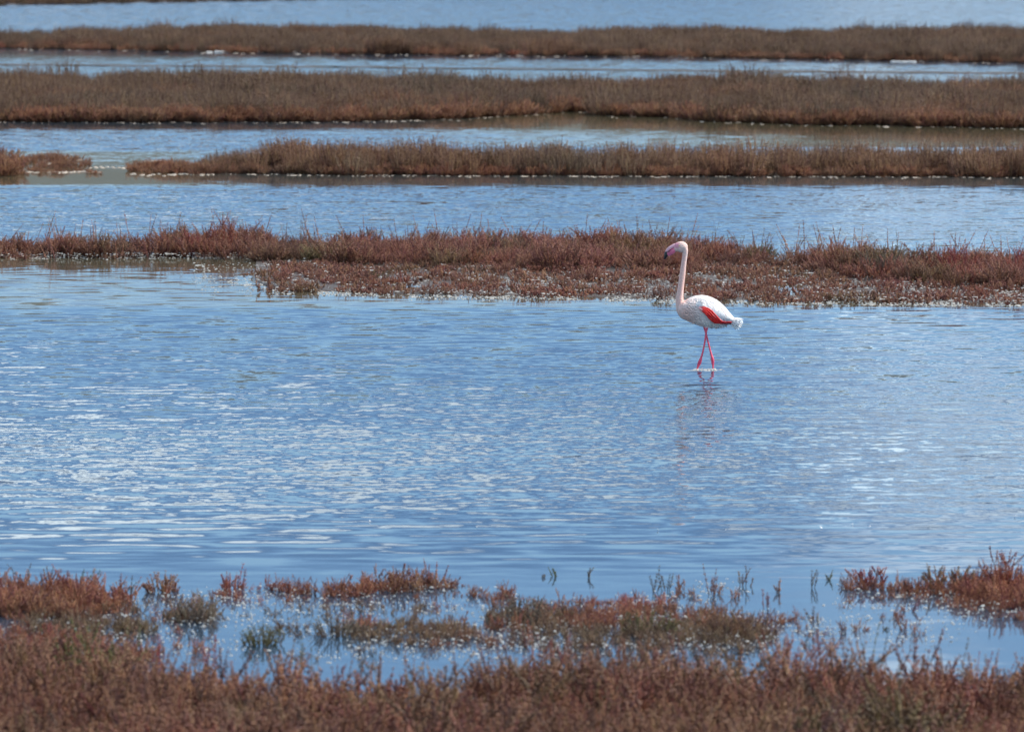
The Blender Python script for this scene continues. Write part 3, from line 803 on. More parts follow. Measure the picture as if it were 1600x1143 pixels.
many([
 ('marsh_shrub', 'tallest pointed red shrub on the left part of the flooded band', 'shrub', 345, 400, RED, BAND_G, (0, 0), dict(n=18, rad=.09, h=.54, spread=.5, subs=4)),
 ('marsh_shrub', 'red shrub with a forked top just left of the tallest pointed red shrub', 'shrub', 312, 400, CRIMSON, BAND_G, (-.1, 0), dict(n=12, rad=.09, h=.34, spread=.6, subs=3)),
 ('marsh_shrub', 'branching red shrub at the left with a stem hooked to its upper left', 'shrub', 262, 400, RED, BAND_G, (-.15, 0), dict(n=9, rad=.08, h=.38, spread=.5, subs=2)),
 ('marsh_twig', 'bare stem leaning left above the red shrubs at the left end', 'twig', 246, 398, DUSK, BAND_G, (-.62, 0), dict(n=2, rad=.02, h=.46)),
 ('marsh_twig', 'shorter bare stem leaning left, second from the left end', 'twig', 200, 398, DUSK, BAND_G, (-.35, 0), dict(n=2, rad=.02, h=.40)),
 ('marsh_shrub', 'drooping arched shoot at the far left end of the flooded band', 'shrub', 96, 398, CRIMSON, BAND_G, (-.35, 0), dict(n=7, rad=.08, h=.28, spread=.9, subs=2, bend=1.6)),
 ('marsh_twig', 'tall thin dark stem standing alone left of centre above the red shrubs', 'twig', 472, 398, DUSK, BAND_G, (-.06, 0), dict(n=2, rad=.02, h=.50, pairs=14, side=.018, r=.0026)),
 ('marsh_twig', 'short forked twig just left of the tall thin dark stem', 'twig', 394, 398, DUSK, BAND_G, (-.10, 0), dict(n=3, rad=.04, h=.36, side=.018)),
 ('marsh_shrub', 'narrow olive brush-like shrub sticking up left of centre', 'shrub', 587, 400, OLIVE, BAND_G, (.03, 0), dict(n=7, rad=.035, h=.36, spread=.15, side=.024)),
 ('marsh_twig', 'thin twig beside the olive brush-like shrub', 'twig', 606, 400, DUSK, BAND_G, (.12, 0), dict(n=1, rad=.01, h=.38, side=.014)),
 ('marsh_twig', 'tall twig with a few side spikes above the middle of the flooded band', 'twig', 738, 400, DUSK, BAND_G, (0, 0), dict(n=2, rad=.02, h=.46, side=.020)),
 ('marsh_twig', 'thin leaning twig left of the twig with side spikes', 'twig', 712, 400, GREY, BAND_G, (.10, 0), dict(n=1, rad=.01, h=.44, side=.012)),
 ('marsh_shrub', 'dark greyish round shrub on the middle of the flooded band', 'shrub', 805, 404, GREY, BAND_G, (0, 0), dict(n=16, rad=.12, h=.34, spread=.8, subs=3)),
 ('marsh_shrub', 'upright dark spiky shrub left of the head of the flamingo', 'shrub', 996, 402, DUSK, BAND_G, (.02, 0), dict(n=4, rad=.03, h=.42, spread=.15)),
 ('marsh_twig', 'small spike left of the upright dark spiky shrub', 'twig', 982, 402, RED, BAND_G, (-.03, 0), dict(n=2, rad=.02, h=.32, spread=.15)),
 ('marsh_shrub', 'dark spiky shrub rising right behind the head of the flamingo', 'shrub', 1060, 402, DUSK, BAND_G, (.02, 0), dict(n=4, rad=.03, h=.38, spread=.2)),
 ('marsh_twig', 'thin upright stem just right of the neck of the flamingo', 'twig', 1109, 402, DUSK, BAND_G, (0, 0), dict(n=2, rad=.02, h=.42, side=.018)),
 ('marsh_shrub', 'feathery brown shoot curving up to the right, right of the flamingo', 'shrub', 1188, 406, BROWN, BAND_G, (.30, 0), dict(n=5, rad=.03, h=.42, spread=.2, bend=.3)),
 ('marsh_shrub', 'dark olive clump under the curved feathery shoot', 'shrub', 1190, 410, OLIVE, BAND_G, (0, 0), dict(n=14, rad=.10, h=.22, spread=.9, subs=3)),
 ('marsh_shrub', 'round red shrub with a spike on top, first shrub right of the flooded gap', 'shrub', 1302, 420, RED, BAND_G, (0, 0), dict(n=15, rad=.11, h=.38, spread=.7, subs=3)),
 ('marsh_shrub', 'grey and red round shrub, second shrub right of the flooded gap', 'shrub', 1378, 436, GREY, BAND_G, (0, 0), dict(n=18, rad=.13, h=.38, spread=.8, subs=3)),
 ('marsh_twig', 'single dry seed stem leaning left above the grey and red round shrub', 'twig', 1402, 428, DUSK, BAND_G, (-.16, 0), dict(n=1, rad=.01, h=.50, side=.026)),
 ('marsh_shrub', 'cone-shaped bright red shrub near the right end of the flooded band', 'shrub', 1497, 440, CRIMSON, BAND_G, (0, 0), dict(n=16, rad=.09, h=.45, spread=.45, subs=3)),
 ('marsh_shrub', 'red shrub with upright tips left of the cone-shaped bright red shrub', 'shrub', 1466, 438, RED, BAND_G, (0, 0), dict(n=13, rad=.10, h=.40, spread=.5, subs=3)),
 ('marsh_shrub', 'crimson pointed shrub at the very right end of the flooded band', 'shrub', 1592, 446, CRIMSON, BAND_G, (0, 0), dict(n=12, rad=.08, h=.46, spread=.4, subs=3)),
 # calm shallows
 ('marsh_tussock', 'rusty dome-shaped tussock in the calm shallows, upper left', 'tussock', 252, 924, ORANGE, SHAL_G, (0, 0), dict(n=34, rad=.075, h=.13, spread=.9, dome=True, pairs=6, side=.024, subs=1)),
 ('marsh_tussock', 'grey-brown pointed mound right below the rusty dome-shaped tussock', 'tussock', 302, 972, GREY, SHAL_G, (0, 0), dict(n=30, rad=.085, h=.15, spread=.8, dome=True, pairs=6, side=.024, subs=1)),
 ('marsh_tussock', 'lone dark olive mound surrounded by blue water in front', 'tussock', 411, 1006, OLIVE, SHAL_G, (0, 0), dict(n=40, rad=.085, h=.13, spread=1.0, dome=True, pairs=5, side=.022, subs=1)),
 ('marsh_tussock', 'dark grey mound just right of the lone dark olive mound', 'tussock', 524, 992, GREY, SHAL_G, (0, 0), dict(n=38, rad=.085, h=.14, spread=1.0, dome=True, pairs=5, side=.022, subs=1)),
 ('marsh_tussock', 'dark round-topped clump in the middle of the foreground shallows', 'tussock', 815, 972, GREY, SHAL_G, (0, 0), dict(n=42, rad=.12, h=.18, spread=1.0, dome=True, pairs=6, side=.026, subs=1)),
 ('marsh_tussock', 'wide brown clump at the right end of the dark foreground growth', 'tussock', 1150, 992, BROWN, SHAL_G, (0, 0), dict(n=50, rad=.15, h=.17, spread=1.0, dome=True, pairs=6, side=.026, subs=1)),
 ('marsh_tussock', 'dark clump beside the wide brown clump, on its left', 'tussock', 1010, 990, OLIVE, SHAL_G, (0, 0), dict(n=44, rad=.13, h=.16, spread=1.0, dome=True, pairs=6, side=.026, subs=1)),
 ('marsh_twig', 'long crimson seed stem leaning left at the upper left of the foreground', 'twig', 112, 930, CRIMSON, SHAL_G, (-.38, 0), dict(n=1, rad=.01, h=.34, pairs=24, side=.018, bend=.1)),
 ('marsh_twig', 'short dark seed head left of the long leaning crimson stem', 'twig', 44, 915, DUSK, SHAL_G, (0, 0), dict(n=2, rad=.015, h=.19, side=.020)),
 ('marsh_twig', 'short reddish seed head between the leaning crimson stem and the dark one', 'twig', 82, 912, BROWN, SHAL_G, (.0, 0), dict(n=2, rad=.015, h=.15, side=.020)),
 ('marsh_twig', 'greenish shoot leaning right at the edge of the upper left clump', 'twig', 128, 915, GREEN, SHAL_G, (.35, 0), dict(n=2, rad=.015, h=.17, side=.020)),
 ('marsh_twig', 'lone dark shoot in open water left of the rusty dome-shaped tussock', 'twig', 203, 935, DUSK, SHAL_G, (0, 0), dict(n=2, rad=.015, h=.15, side=.020)),
 ('marsh_shoot', 'crimson shoot pointing up above the row of low rusty tufts', 'shoot', 375, 920, CRIMSON, SHAL_G, (0, 0), dict(n=3, rad=.02, h=.18, side=.022)),
 ('marsh_shoot', 'pointed rusty tuft, left of two on the centre left waterline', 'shoot', 629, 916, ORANGE, SHAL_G, (0, 0), dict(n=5, rad=.035, h=.17, side=.022, spread=.5)),
 ('marsh_shoot', 'pointed rusty tuft, right of two on the centre left waterline', 'shoot', 676, 916, RED, SHAL_G, (0, 0), dict(n=6, rad=.04, h=.17, side=.022, spread=.5)),
 ('marsh_shoot', 'smallest lone twig in open water just above the foreground growth', 'shoot', 848, 902, GREY, SHAL_G, (0, 0), dict(n=1, rad=.01, h=.06, pairs=4, side=.012)),
 ('marsh_shoot', 'lone upright green shoot in open water above the foreground growth', 'shoot', 869, 900, GREEN, SHAL_G, (0, 0), dict(n=2, rad=.008, h=.08, pairs=6, side=.020, spread=.4)),
 ('marsh_shoot', 'lone pale shoot right of the upright green one in open water', 'shoot', 920, 902, GREY, SHAL_G, (0, 0), dict(n=2, rad=.01, h=.08, pairs=6, side=.016)),
 ('marsh_shoot', 'feathery pale shoot left of the twin feathery pale one', 'shoot', 1022, 925, GREY, SHAL_G, (.15, 0), dict(n=2, rad=.02, h=.17, side=.022)),
 ('marsh_shoot', 'tall feathery pale shoot in the water at centre right', 'shoot', 1042, 922, GREY, SHAL_G, (.08, 0), dict(n=3, rad=.02, h=.18, side=.022)),
 ('marsh_shoot', 'rusty double shoot standing alone below the ripples at centre right', 'shoot', 1115, 930, ORANGE, SHAL_G, (.05, 0), dict(n=4, rad=.04, h=.19, side=.022)),
 ('marsh_shoot', 'small brown shoot leaning right, next on the right after the rusty double shoot', 'shoot', 1165, 915, BROWN, SHAL_G, (.3, 0), dict(n=4, rad=.04, h=.13, side=.020)),
 ('marsh_shoot', 'isolated rusty shoot in open water', 'shoot', 1219, 926, ORANGE, SHAL_G, (-.02, 0), dict(n=2, rad=.015, h=.11, side=.020)),
 ('marsh_shoot', 'isolated dark curved shoot with its mirror image below', 'shoot', 1268, 918, DUSK, SHAL_G, (-.05, 0), dict(n=2, rad=.01, h=.15, side=.018, bend=1.0)),
 ('marsh_shoot', 'small upright olive shoot between the curved shoot and the red patch', 'shoot', 1294, 905, OLIVE, SHAL_G, (0, 0), dict(n=2, rad=.012, h=.08, side=.016)),
 ('marsh_shoot', 'rusty shoot standing alone right of the wide brown clump', 'shoot', 1195, 950, RED, SHAL_G, (0, 0), dict(n=2, rad=.015, h=.12, side=.020)),
 ('marsh_shoot', 'lone pale brown shoot right of the wide brown clump', 'shoot', 1277, 978, BROWN, SHAL_G, (.05, 0), dict(n=2, rad=.012, h=.14, side=.024, spread=.3)),
 ('marsh_shoot', 'reddish shoot in the blue water under the red patch at right', 'shoot', 1420, 955, RED, SHAL_G, (0, 0), dict(n=2, rad=.015, h=.10, side=.020)),
 ('marsh_shoot', 'tiny olive sprig alone in the blue water at lower right', 'shoot', 1383, 983, OLIVE, SHAL_G, (0, 0), dict(n=1, rad=.01, h=.06, pairs=5, side=.014)),
 ('marsh_shrub', 'tall pointed red shrub at the right edge of the foreground shallows', 'shrub', 1552, 926, RED, SHAL_G, (0, 0), dict(n=14, rad=.09, h=.25, spread=.5, side=.030, subs=2)),
 ('marsh_shrub', 'lower red shrub left of the tall pointed one in the foreground shallows', 'shrub', 1478, 922, BROWN, SHAL_G, (0, 0), dict(n=12, rad=.09, h=.18, spread=.7, side=.028, subs=2)),
 ('marsh_shrub', 'small red shrub at the left end of the right-hand foreground patch', 'shrub', 1362, 916, CRIMSON, SHAL_G, (-.1, 0), dict(n=10, rad=.07, h=.13, spread=.9, side=.026, subs=2)),
 # bottom mat
 ('marsh_shrub', 'yellow-green shrub among the red ones at lower left', 'shrub', 150, 1085, GREEN, MAT_G, (0, 0), dict(n=18, rad=.10, h=.34, spread=.5, subs=3)),
 ('marsh_shoot', 'crimson spire rising from the mat, left of a pair', 'shoot', 250, 1090, CRIMSON, MAT_G, (0, 0), dict(n=7, rad=.045, h=.38, spread=.2)),
 ('marsh_shoot', 'crimson spire rising from the mat, right of a pair', 'shoot', 320, 1100, CRIMSON, MAT_G, (0, 0), dict(n=6, rad=.04, h=.36, spread=.2)),
 ('marsh_shoot', 'brown upright shoot rising before the blue water', 'shoot', 441, 1100, BROWN, MAT_G, (.02, 0), dict(n=4, rad=.03, h=.32, spread=.15)),
 ('marsh_shoot', 'first of the slim olive shoots, just right of the brown upright shoot', 'shoot', 466, 1100, OLIVE, MAT_G, (.08, 0), dict(n=2, rad=.02, h=.33, spread=.15, side=.024)),
 ('marsh_shoot', 'second of the slim olive shoots, leaning right', 'shoot', 487, 1104, OLIVE, MAT_G, (.18, 0), dict(n=2, rad=.02, h=.29, spread=.15, side=.024)),
 ('marsh_shoot', 'rusty upright shoot at lower centre left', 'shoot', 600, 1112, ORANGE, MAT_G, (0, 0), dict(n=5, rad=.03, h=.30, spread=.2)),
 ('marsh_shrub', 'rounded rusty-tipped shrub poking up at lower centre', 'shrub', 858, 1085, RED, MAT_G, (.05, 0), dict(n=9, rad=.06, h=.34, spread=.4, subs=2)),
 ('marsh_shrub', 'dark brown bush at lower centre behind the red mat', 'shrub', 968, 1085, DUSK, MAT_G, (0, 0), dict(n=20, rad=.11, h=.30, spread=.6, subs=3)),
 ('marsh_shrub', 'brick red shrub with spreading tips at lower right', 'shrub', 1240, 1088, RED, MAT_G, (0, 0), dict(n=16, rad=.09, h=.35, spread=.5, subs=3)),
 ('marsh_shoot', 'rusty feathered shoot right of the brick red shrub', 'shoot', 1318, 1098, ORANGE, MAT_G, (-.05, 0), dict(n=6, rad=.04, h=.40, spread=.4)),
 ('marsh_shoot', 'tall olive feathered shoot crossing the blue water at lower right', 'shoot', 1362, 1098, OLIVE, MAT_G, (0, 0), dict(n=3, rad=.02, h=.42, spread=.15)),
 ('marsh_shoot', 'dark blue-grey twiggy shoot at lower right', 'shoot', 1492, 1105, GREY, MAT_G, (0, 0), dict(n=6, rad=.05, h=.34, spread=.7)),
 ('marsh_shoot', 'mauve feathery stem bending right over the water at lower right', 'shoot', 1528, 1100, CRIMSON, MAT_G, (.22, 0), dict(n=2, rad=.02, h=.44, spread=.15, side=.022)),
], 700)

# pale boards lying at the waterline of the farthest full band
WOOD, n, l, b = new_mat('bleached_board')
tc = n.new('ShaderNodeTexCoord'); mp = n.new('ShaderNodeMapping'); mp.inputs['Scale'].default_value = (2, 30, 30)
nz = n.new('ShaderNodeTexNoise'); nz.inputs['Scale'].default_value = 3; nz.inputs['Detail'].default_value = 6
l.new(tc.outputs['Object'], mp.inputs[0]); l.new(mp.outputs[0], nz.inputs['Vector'])
l.new(mix_rgb(n, l, nz.outputs['Fac'], (.62, .58, .52), (.88, .86, .82)), b.inputs['Base Color'])
b.inputs['Roughness'].default_value = .55
def board(px0, px1, py, h, label):
    a, c_ = ground(px0, py), ground(px1, py)
    L = (c_ - a).length
    v, f = [], []
    k = 9
    for i in range(k):
        t = i / (k - 1)
        x = L * (t - .5)
        w = .05 + .01 * math.sin(i * 2.1)
        z = .012 * math.sin(i * 1.3)
        for dy, dz in ((-w, 0), (-w, h * (1 - .25 * t)), (w, h * (1 - .1 * t)), (w, 0)):
            v.append((x + (.02 if dz and i == 0 else 0), dy, dz + z * .3))
    for i in range(k - 1):
        for j in range(4):
            q = i * 4
            f.append((q + j, q + (j + 1) % 4, q + 4 + (j + 1) % 4, q + 4 + j))
    f.append((3, 2, 1, 0)); f.append(tuple(k * 4 - 4 + j for j in range(4)))
    o = link('driftwood_board', mesh_from('driftwood_board', v, f, [WOOD], False), loc=(a + c_) / 2)
    o.rotation_euler = (R(3), 0, R(2))
    bv = o.modifiers.new('worn_edge', 'BEVEL'); bv.width = .004
    tag(o, label, 'driftwood', 'pale boards lying at the far waterline')
board(322, 332, 82.4, .030, 'tiny bleached board end left of the long bleached board at the far waterline')
board(334, 360, 82.2, .040, 'long bleached board lying at the far waterline, upper left')
board(361, 386, 81.4, .028, 'thin low board touching the right end of the long bleached board')
board(1391, 1432, 97.6, .032, 'bleached board lying at the far waterline, upper right')

# small white feathers drifting on the blue water
DOWN, n, l, b = new_mat('white_down')
b.inputs['Base Color'].default_value = (.88, .88, .86, 1); b.inputs['Roughness'].default_value = .5
def drift_feather(px, py, ln, label):
    v, f = [], []
    k = 6
    for i in range(k):
        t = i / (k - 1)
        w = ln * .28 * math.sin(math.pi * (t * .85 + .1))
        x = ln * (t - .5); z = .004 + ln * .55 * t * t
        for s, up in ((-1, .5), (0, 0), (1, .5)):
            v.append((x, s * w, z + up * w))
    for i in range(k - 1):
        for j in range(2): f.append((i * 3 + j, i * 3 + j + 1, i * 3 + j + 4, i * 3 + j + 3))
    o = link('floating_feather', mesh_from('floating_feather', v, f, [DOWN]), loc=ground(px, py))
    o.rotation_euler = (0, 0, rng.uniform(0, 6.28))
    sd = o.modifiers.new('thickness', 'SOLIDIFY'); sd.thickness = .001
    tag(o, label, 'feather', 'white feathers drifting on the water')
for px, py, ln, lb in ((455, 811, .030, 'white feather farthest left on the blue water above the shallows'),
    (578, 815, .022, 'small white feather, second from the left on the blue water'),
    (745, 825, .024, 'white feather on the blue water below the middle of the picture'),
    (1028, 829, .026, 'white feather on the blue water straight below the flamingo'),
    (1134, 829, .020, 'small white feather just right below the flamingo reflection'),
    (1283, 826, .034, 'larger white feather of the lower right water, left of a spread group'),
    (1332, 820, .020, 'tiny white feather between the two larger ones at right'),
    (1359, 824, .026, 'white feather right of the larger one at right'),
    (1451, 824, .030, 'white feather next to last towards the right edge'),
    (1586, 808, .028, 'white feather nearest the right edge of the picture'),
    (1225, 561, .024, 'white feather floating level with the legs of the flamingo, far to its right'),
    (1533, 561, .026, 'white feather on the water at far right, level with the knees of the flamingo')):
    drift_feather(px, py, ln * .6, lb)

# ------------------------------------------------------------------ the flamingo
PS = 727.0 / CAM_H                                  # photograph pixels per metre at its feet
def fl(px, py, y=0.0):
    return Vector(((px - 1102) / PS, y, (577 - py) / PS))
def ring(c, ax1, ax2, r1, r2, sides=20, p=2.0):
    out = []
    for i in range(sides):
        a = 2 * math.pi * i / sides
        ca, sa = math.cos(a), math.sin(a)
        ca = math.copysign(abs(ca) ** (2 / p), ca); sa = math.copysign(abs(sa) ** (2 / p), sa)
        out.append(c + ax1 * ca * r1 + ax2 * sa * r2)
    return out
def loft(rings, cap=True):
    v, f = [], []
    s = len(rings[0])
    for r in rings: v += r
    for i in range(len(rings) - 1):
        for j in range(s):
            f.append((i * s + j, i * s + (j + 1) % s, (i + 1) * s + (j + 1) % s, (i + 1) * s + j))
    if cap:
        f.append(tuple(range(s))[::-1]); f.append(tuple((len(rings) - 1) * s + j for j in range(s)))
    return v, f
def limb(pts, rads, flat=1.0, sub=6, sides=16):
    """a tube through points with a radius each, smoothly interpolated; flat = thickness along the depth"""
    P, Q = [], []
    n_ = len(pts)
    for i in range(n_ - 1):
        p0, p1, p2, p3 = pts[max(i - 1, 0)], pts[i], pts[i + 1], pts[min(i + 2, n_ - 1)]
        r0, r1, r2, r3 = rads[max(i - 1, 0)], rads[i], rads[i + 1], rads[min(i + 2, n_ - 1)]
        for k in range(sub):
            t = k / sub
            w = (-.5 * t ** 3 + t * t - .5 * t, 1.5 * t ** 3 - 2.5 * t * t + 1, -1.5 * t ** 3 + 2 * t * t + .5 * t, .5 * t ** 3 - .5 * t * t)
            P.append(p0 * w[0] + p1 * w[1] + p2 * w[2] + p3 * w[3]); Q.append(max(.0008, r0 * w[0] + r1 * w[1] + r2 * w[2] + r3 * w[3]))
    P.append(pts[-1]); Q.append(rads[-1])
    rings = []
    yax = Vector((0, 1, 0))
    for i, (p, r) in enumerate(zip(P, Q)):
        d = (P[min(i + 1, len(P) - 1)] - P[max(i - 1, 0)]).normalized()
        a = d.cross(yax).normalized()
        b_ = a.cross(d).normalized()
        rings.append(ring(p, a, b_, r, r * flat, sides))
    return loft(rings)

BODY = [  # x, top, bottom, half width in pixels
 (1057.6, 478, 487, 3.5), (1060, 473, 490.5, 7.5), (1064, 471, 494.5, 11), (1070, 468.5, 498.8, 14.5), (1077, 464.3, 502.6, 17.5), (1086, 461, 506.3, 19.5), (1096, 459.8, 509.6, 20.5),
 (1106, 461.4, 511.4, 20), (1116, 465.6, 511.4, 18), (1125, 471.6, 509.4, 15.5), (1133, 479, 506.4, 12.5), (1140, 487.6, 504, 9), (1146, 494.5, 502.8, 5), (1149, 497, 501.5, 2)]
def body_at(px):
    xs_ = [b_[0] for b_ in BODY]
    return tuple(float(np.interp(px, xs_, [b_[k] for b_ in BODY])) for k in (1, 2, 3))
def on_body(px, py, side=-1, off=0.0):
    """the point of the flank that shows at a pixel, `off` metres proud of it"""
    t, b_, w = body_at(px)
    c, h = (t + b_) / 2, (b_ - t) / 2
    k = max(0.0, 1 - ((py - c) / max(h, .1)) ** 2)
    return fl(px, py, side * (w / PS * math.sqrt(k) + off))

LEGA = [(1104.5, 504, 3.8), (1104, 510, 2.9), (1103, 517, 1.75), (1101.5, 530, 1.55), (1098.3, 547, 1.45), (1095.6, 557, 1.75), (1093.4, 564, 2.9), (1091.6, 568.5, 2.6), (1090, 573, 1.6), (1088.6, 578, 1.35), (1086, 600, 1.25), (1084, 628, 1.3), (1083.5, 636, 1.7)]
LEGB = [(1101, 504, 3.8), (1101.3, 511, 2.7), (1102.6, 518, 1.7), (1105, 528, 1.5), (1109, 544, 1.45), (1111.6, 554, 1.75), (1113.4, 561, 2.5), (1114, 567, 2.3), (1114.4, 572, 1.5), (1114.7, 578, 1.3), (1117, 600, 1.25), (1120, 628, 1.3), (1121, 636, 1.7)]
NECK = [(1078, 487, 15), (1070, 486.5, 12), (1064.8, 482, 9.0), (1062.2, 474.5, 7.0), (1061.5, 466, 6.0), (1062.4, 455, 5.2), (1064, 442, 4.8), (1065.8, 428, 4.65), (1067.6, 412, 4.2), (1069.6, 398, 4.05), (1070, 391, 4.5), (1068, 385.5, 5.4), (1064, 383.4, 6.0)]
HEAD = [(1072.4, 388, 2.6), (1070, 386.4, 6.6), (1066, 385.1, 8.7), (1062, 384.8, 8.7), (1058.4, 385.2, 7.6), (1055.3, 386.4, 6.2), (1052.5, 387.8, 5.4)]

def build_bird():
    V, F = [], []
    def add(vf):
        k = len(V)
        V.extend(vf[0]); F.extend([tuple(i + k for i in q) for q in vf[1]])
    rings = []
    for x, t, b_, w in BODY:
        rings.append(ring(fl(x, (t + b_) / 2), Vector((0, 0, 1)), Vector((0, 1, 0)), (b_ - t) / 2 / PS, w / PS, 28))
    add(loft(rings))
    add(limb([fl(x, y) for x, y, r in NECK], [r / PS for x, y, r in NECK], .92))
    add(limb([fl(x, y) for x, y, r in HEAD], [r / PS for x, y, r in HEAD], .62))
    for leg, yy in ((LEGA, -.035), (LEGB, .035)):
        add(limb([fl(x, y, yy) for x, y, r in leg], [r / PS for x, y, r in leg], 1.0, 4, 12))
        fx, fy = leg[-1][0], leg[-1][1]
        for ang in (-.45, 0, .45):                   # three webbed toes on the lagoon bed, and a heel
            d = Vector((-math.cos(ang), math.sin(ang), -.10))
            o = fl(fx, fy - 1, yy)
            add(limb([o, o + d * .045, o + d * .085], [.0075, .006, .003], 1.0, 3, 8))
        o = fl(fx, fy - 1, yy)
        add(limb([o, o + Vector((.02, 0, -.004))], [.006, .003], 1.0, 2, 8))
    tmp = mesh_from('tmp', V, F)
    o = link('tmp', tmp)
    md = o.modifiers.new('r', 'REMESH'); md.mode = 'VOXEL'; md.voxel_size = .0032; md.use_smooth_shade = True
    sm = o.modifiers.new('s', 'CORRECTIVE_SMOOTH') if False else o.modifiers.new('s', 'SMOOTH')
    sm.factor = .5; sm.iterations = 3
    dg = bpy.context.evaluated_depsgraph_get()
    me = bpy.data.meshes.new_from_object(o.evaluated_get(dg))
    bpy.data.objects.remove(o)
    me.name = 'body'
    n_ = len(me.vertices)
    co = np.empty(n_ * 3); me.vertices.foreach_get('co', co); co = co.reshape(-1, 3)
    px, py = co[:, 0] * PS + 1102, 577 - co[:, 2] * PS
    c = np.tile(np.array([.92, .83, .77]), (n_, 1))
    def blend(col_, w):
        w = np.clip(w, 0, 1)[:, None]
        c[:] = c * (1 - w) + np.array(col_) * w
    sst = lambda v, a, b_: (lambda t: t * t * (3 - 2 * t))(np.clip((v - a) / (b_ - a), 0, 1))
    blend((.88, .56, .47), sst(-px, -1108, -1070) * sst(py, 460, 486) * .85)       # rosy breast
    neck = sst(-px, -1078, -1068) * sst(-py, -486, -470)
    blend((.90, .55, .46), neck * .95)
    head = sst(-py, -402, -392)
    blend((.90, .62, .53), head)
    blend((.80, .30, .38), sst(-px, -1063, -1058) * sst(-py, -389, -384) * (py > 378) * .9)          # bare skin before the eye
    legs = sst(py, 508, 513) * ((px > 1080) & (px < 1124))
    blend((.92, .12, .19), legs)
    knob = np.exp(-((py - 566) / 6.0) ** 2) * (py > 550)
    blend((.66, .05, .13), knob * .8)
    a = me.attributes.new('hue', 'FLOAT_COLOR', 'POINT')
    buf = np.ones((n_, 4), dtype=np.float32); buf[:, :3] = c
    a.data.foreach_set('color', buf.ravel())
    me.polygons.foreach_set('use_smooth', [True] * len(me.polygons))
    return me

def feather_material(name, colr=None, rough=.6, mottle=.17):
    m, n, l, b = new_mat(name)
    tc = n.new('ShaderNodeTexCoord')
    if colr is None:
        at = n.new('ShaderNodeAttribute'); at.attribute_name = 'hue'
        base = at.outputs['Color']
    else:
        q = n.new('ShaderNodeRGB'); q.outputs[0].default_value = (*colr, 1)
        base = q.outputs[0]
    nz = n.new('ShaderNodeTexNoise'); nz.inputs['Scale'].default_value = 85; nz.inputs['Detail'].default_value = 6
    l.new(tc.outputs['Object'], nz.inputs['Vector'])
    v = math_node(n, l, 'ADD', math_node(n, l, 'MULTIPLY', nz.outputs['Fac'], mottle * 4), 1 - mottle * 2)
    hs = n.new('ShaderNodeHueSaturation')
    l.new(base, hs.inputs['Color']); l.new(v, hs.inputs['Value'])
    l.new(hs.outputs[0], b.inputs['Base Color'])
    bp = n.new('ShaderNodeBump'); bp.inputs['Distance'].default_value = .006; bp.inputs['Strength'].default_value = .8
    l.new(nz.outputs['Fac'], bp.inputs['Height']); l.new(bp.outputs[0], b.inputs['Normal'])
    b.inputs['Roughness'].default_value = rough
    b.inputs['Subsurface Weight'].default_value = .12
    b.inputs['Subsurface Scale'].default_value = .01
    b.inputs['Subsurface Radius'].default_value = (1, .5, .4)
    return m
PLUM = feather_material('plumage')
bird = link('flamingo', None, loc=ground(1102, 577))
bird.empty_display_size = .2
tag(bird, 'pale pink flamingo with a red wing patch wading in the blue lagoon', 'flamingo')
body_me = build_bird(); body_me.materials.clear(); body_me.materials.append(PLUM)
link('body', body_me, bird)

class Feathers:
    def __init__(self): self.v, self.f, self.c = [], [], []
    def add(self, p, tip, nrm, w, c0, c1, droop=0.0, k=5):
        """a vane from p to tip lying along the surface whose outward normal is nrm"""
        d = tip - p
        side = d.cross(nrm).normalized()
        b_ = len(self.v)
        prof = (.35, .8, 1.0, .85, .45)
        for i in range(k):
            t = i / (k - 1)
            q = p + d * t + nrm * (math.sin(t * math.pi) * .12 * w - t * droop)
            ww = w * prof[i] * .5
            for s, lift in ((-1, -.18), (0, .12), (1, -.18)):
                self.v.append(q + side * s * ww + nrm * lift * ww)
                self.c.append(tuple(x * (1 - t) + y * t for x, y in zip(c0, c1)))
        e = len(self.v)
        self.v.append(tip + d.normalized() * w * .22 - nrm * droop); self.c.append(c1)
        for i in range(k - 1):
            for j in range(2):
                q = b_ + i * 3 + j
                self.f.append((q, q + 1, q + 4, q + 3))
        q = b_ + (k - 1) * 3
        self.f += [(q, q + 1, e), (q + 1, q + 2, e)]
    def obj(self, name, parent):
        me = mesh_from(name, self.v, self.f, [PLUM], True, {'hue': np.array(self.c)})
        o = link(name, me, parent)
        sd = o.modifiers.new('thickness', 'SOLIDIFY'); sd.thickness = .0012
        return o

WING = [(1086, 474), (1089, 467), (1095, 462), (1103, 461.6), (1112, 463.6), (1121, 468.6), (1130, 476.5), (1137, 485), (1143, 494), (1146.5, 501), (1139, 503), (1130, 503), (1122, 500.4), (1114, 494.2), (1108, 487), (1101, 481), (1093, 479.6)]
def wing_shell(side):
    cx, cy = 1116, 483
    v, f, c = [], [], []
    K, M = len(WING) * 3, 7
    rim = []
    for i in range(len(WING)):
        a, b_ = WING[i], WING[(i + 1) % len(WING)]
        for k in range(3): rim.append((a[0] + (b_[0] - a[0]) * k / 3, a[1] + (b_[1] - a[1]) * k / 3))
    for m_ in range(M + 1):
        s = m_ / M
        for (x, y) in rim:
            px, py = cx + (x - cx) * s, cy + (y - cy) * s
            v.append(on_body(px, py, side, .012 * (1 - s ** 3) + .002))
            c.append((.80, .78, .76))
    for m_ in range(M):
        for i in range(K):
            q = m_ * K
            f.append((q + i, q + (i + 1) % K, q + K + (i + 1) % K, q + K + i))
    return mesh_from('wing', v, f, [PLUM], True, {'hue': np.array(c)})

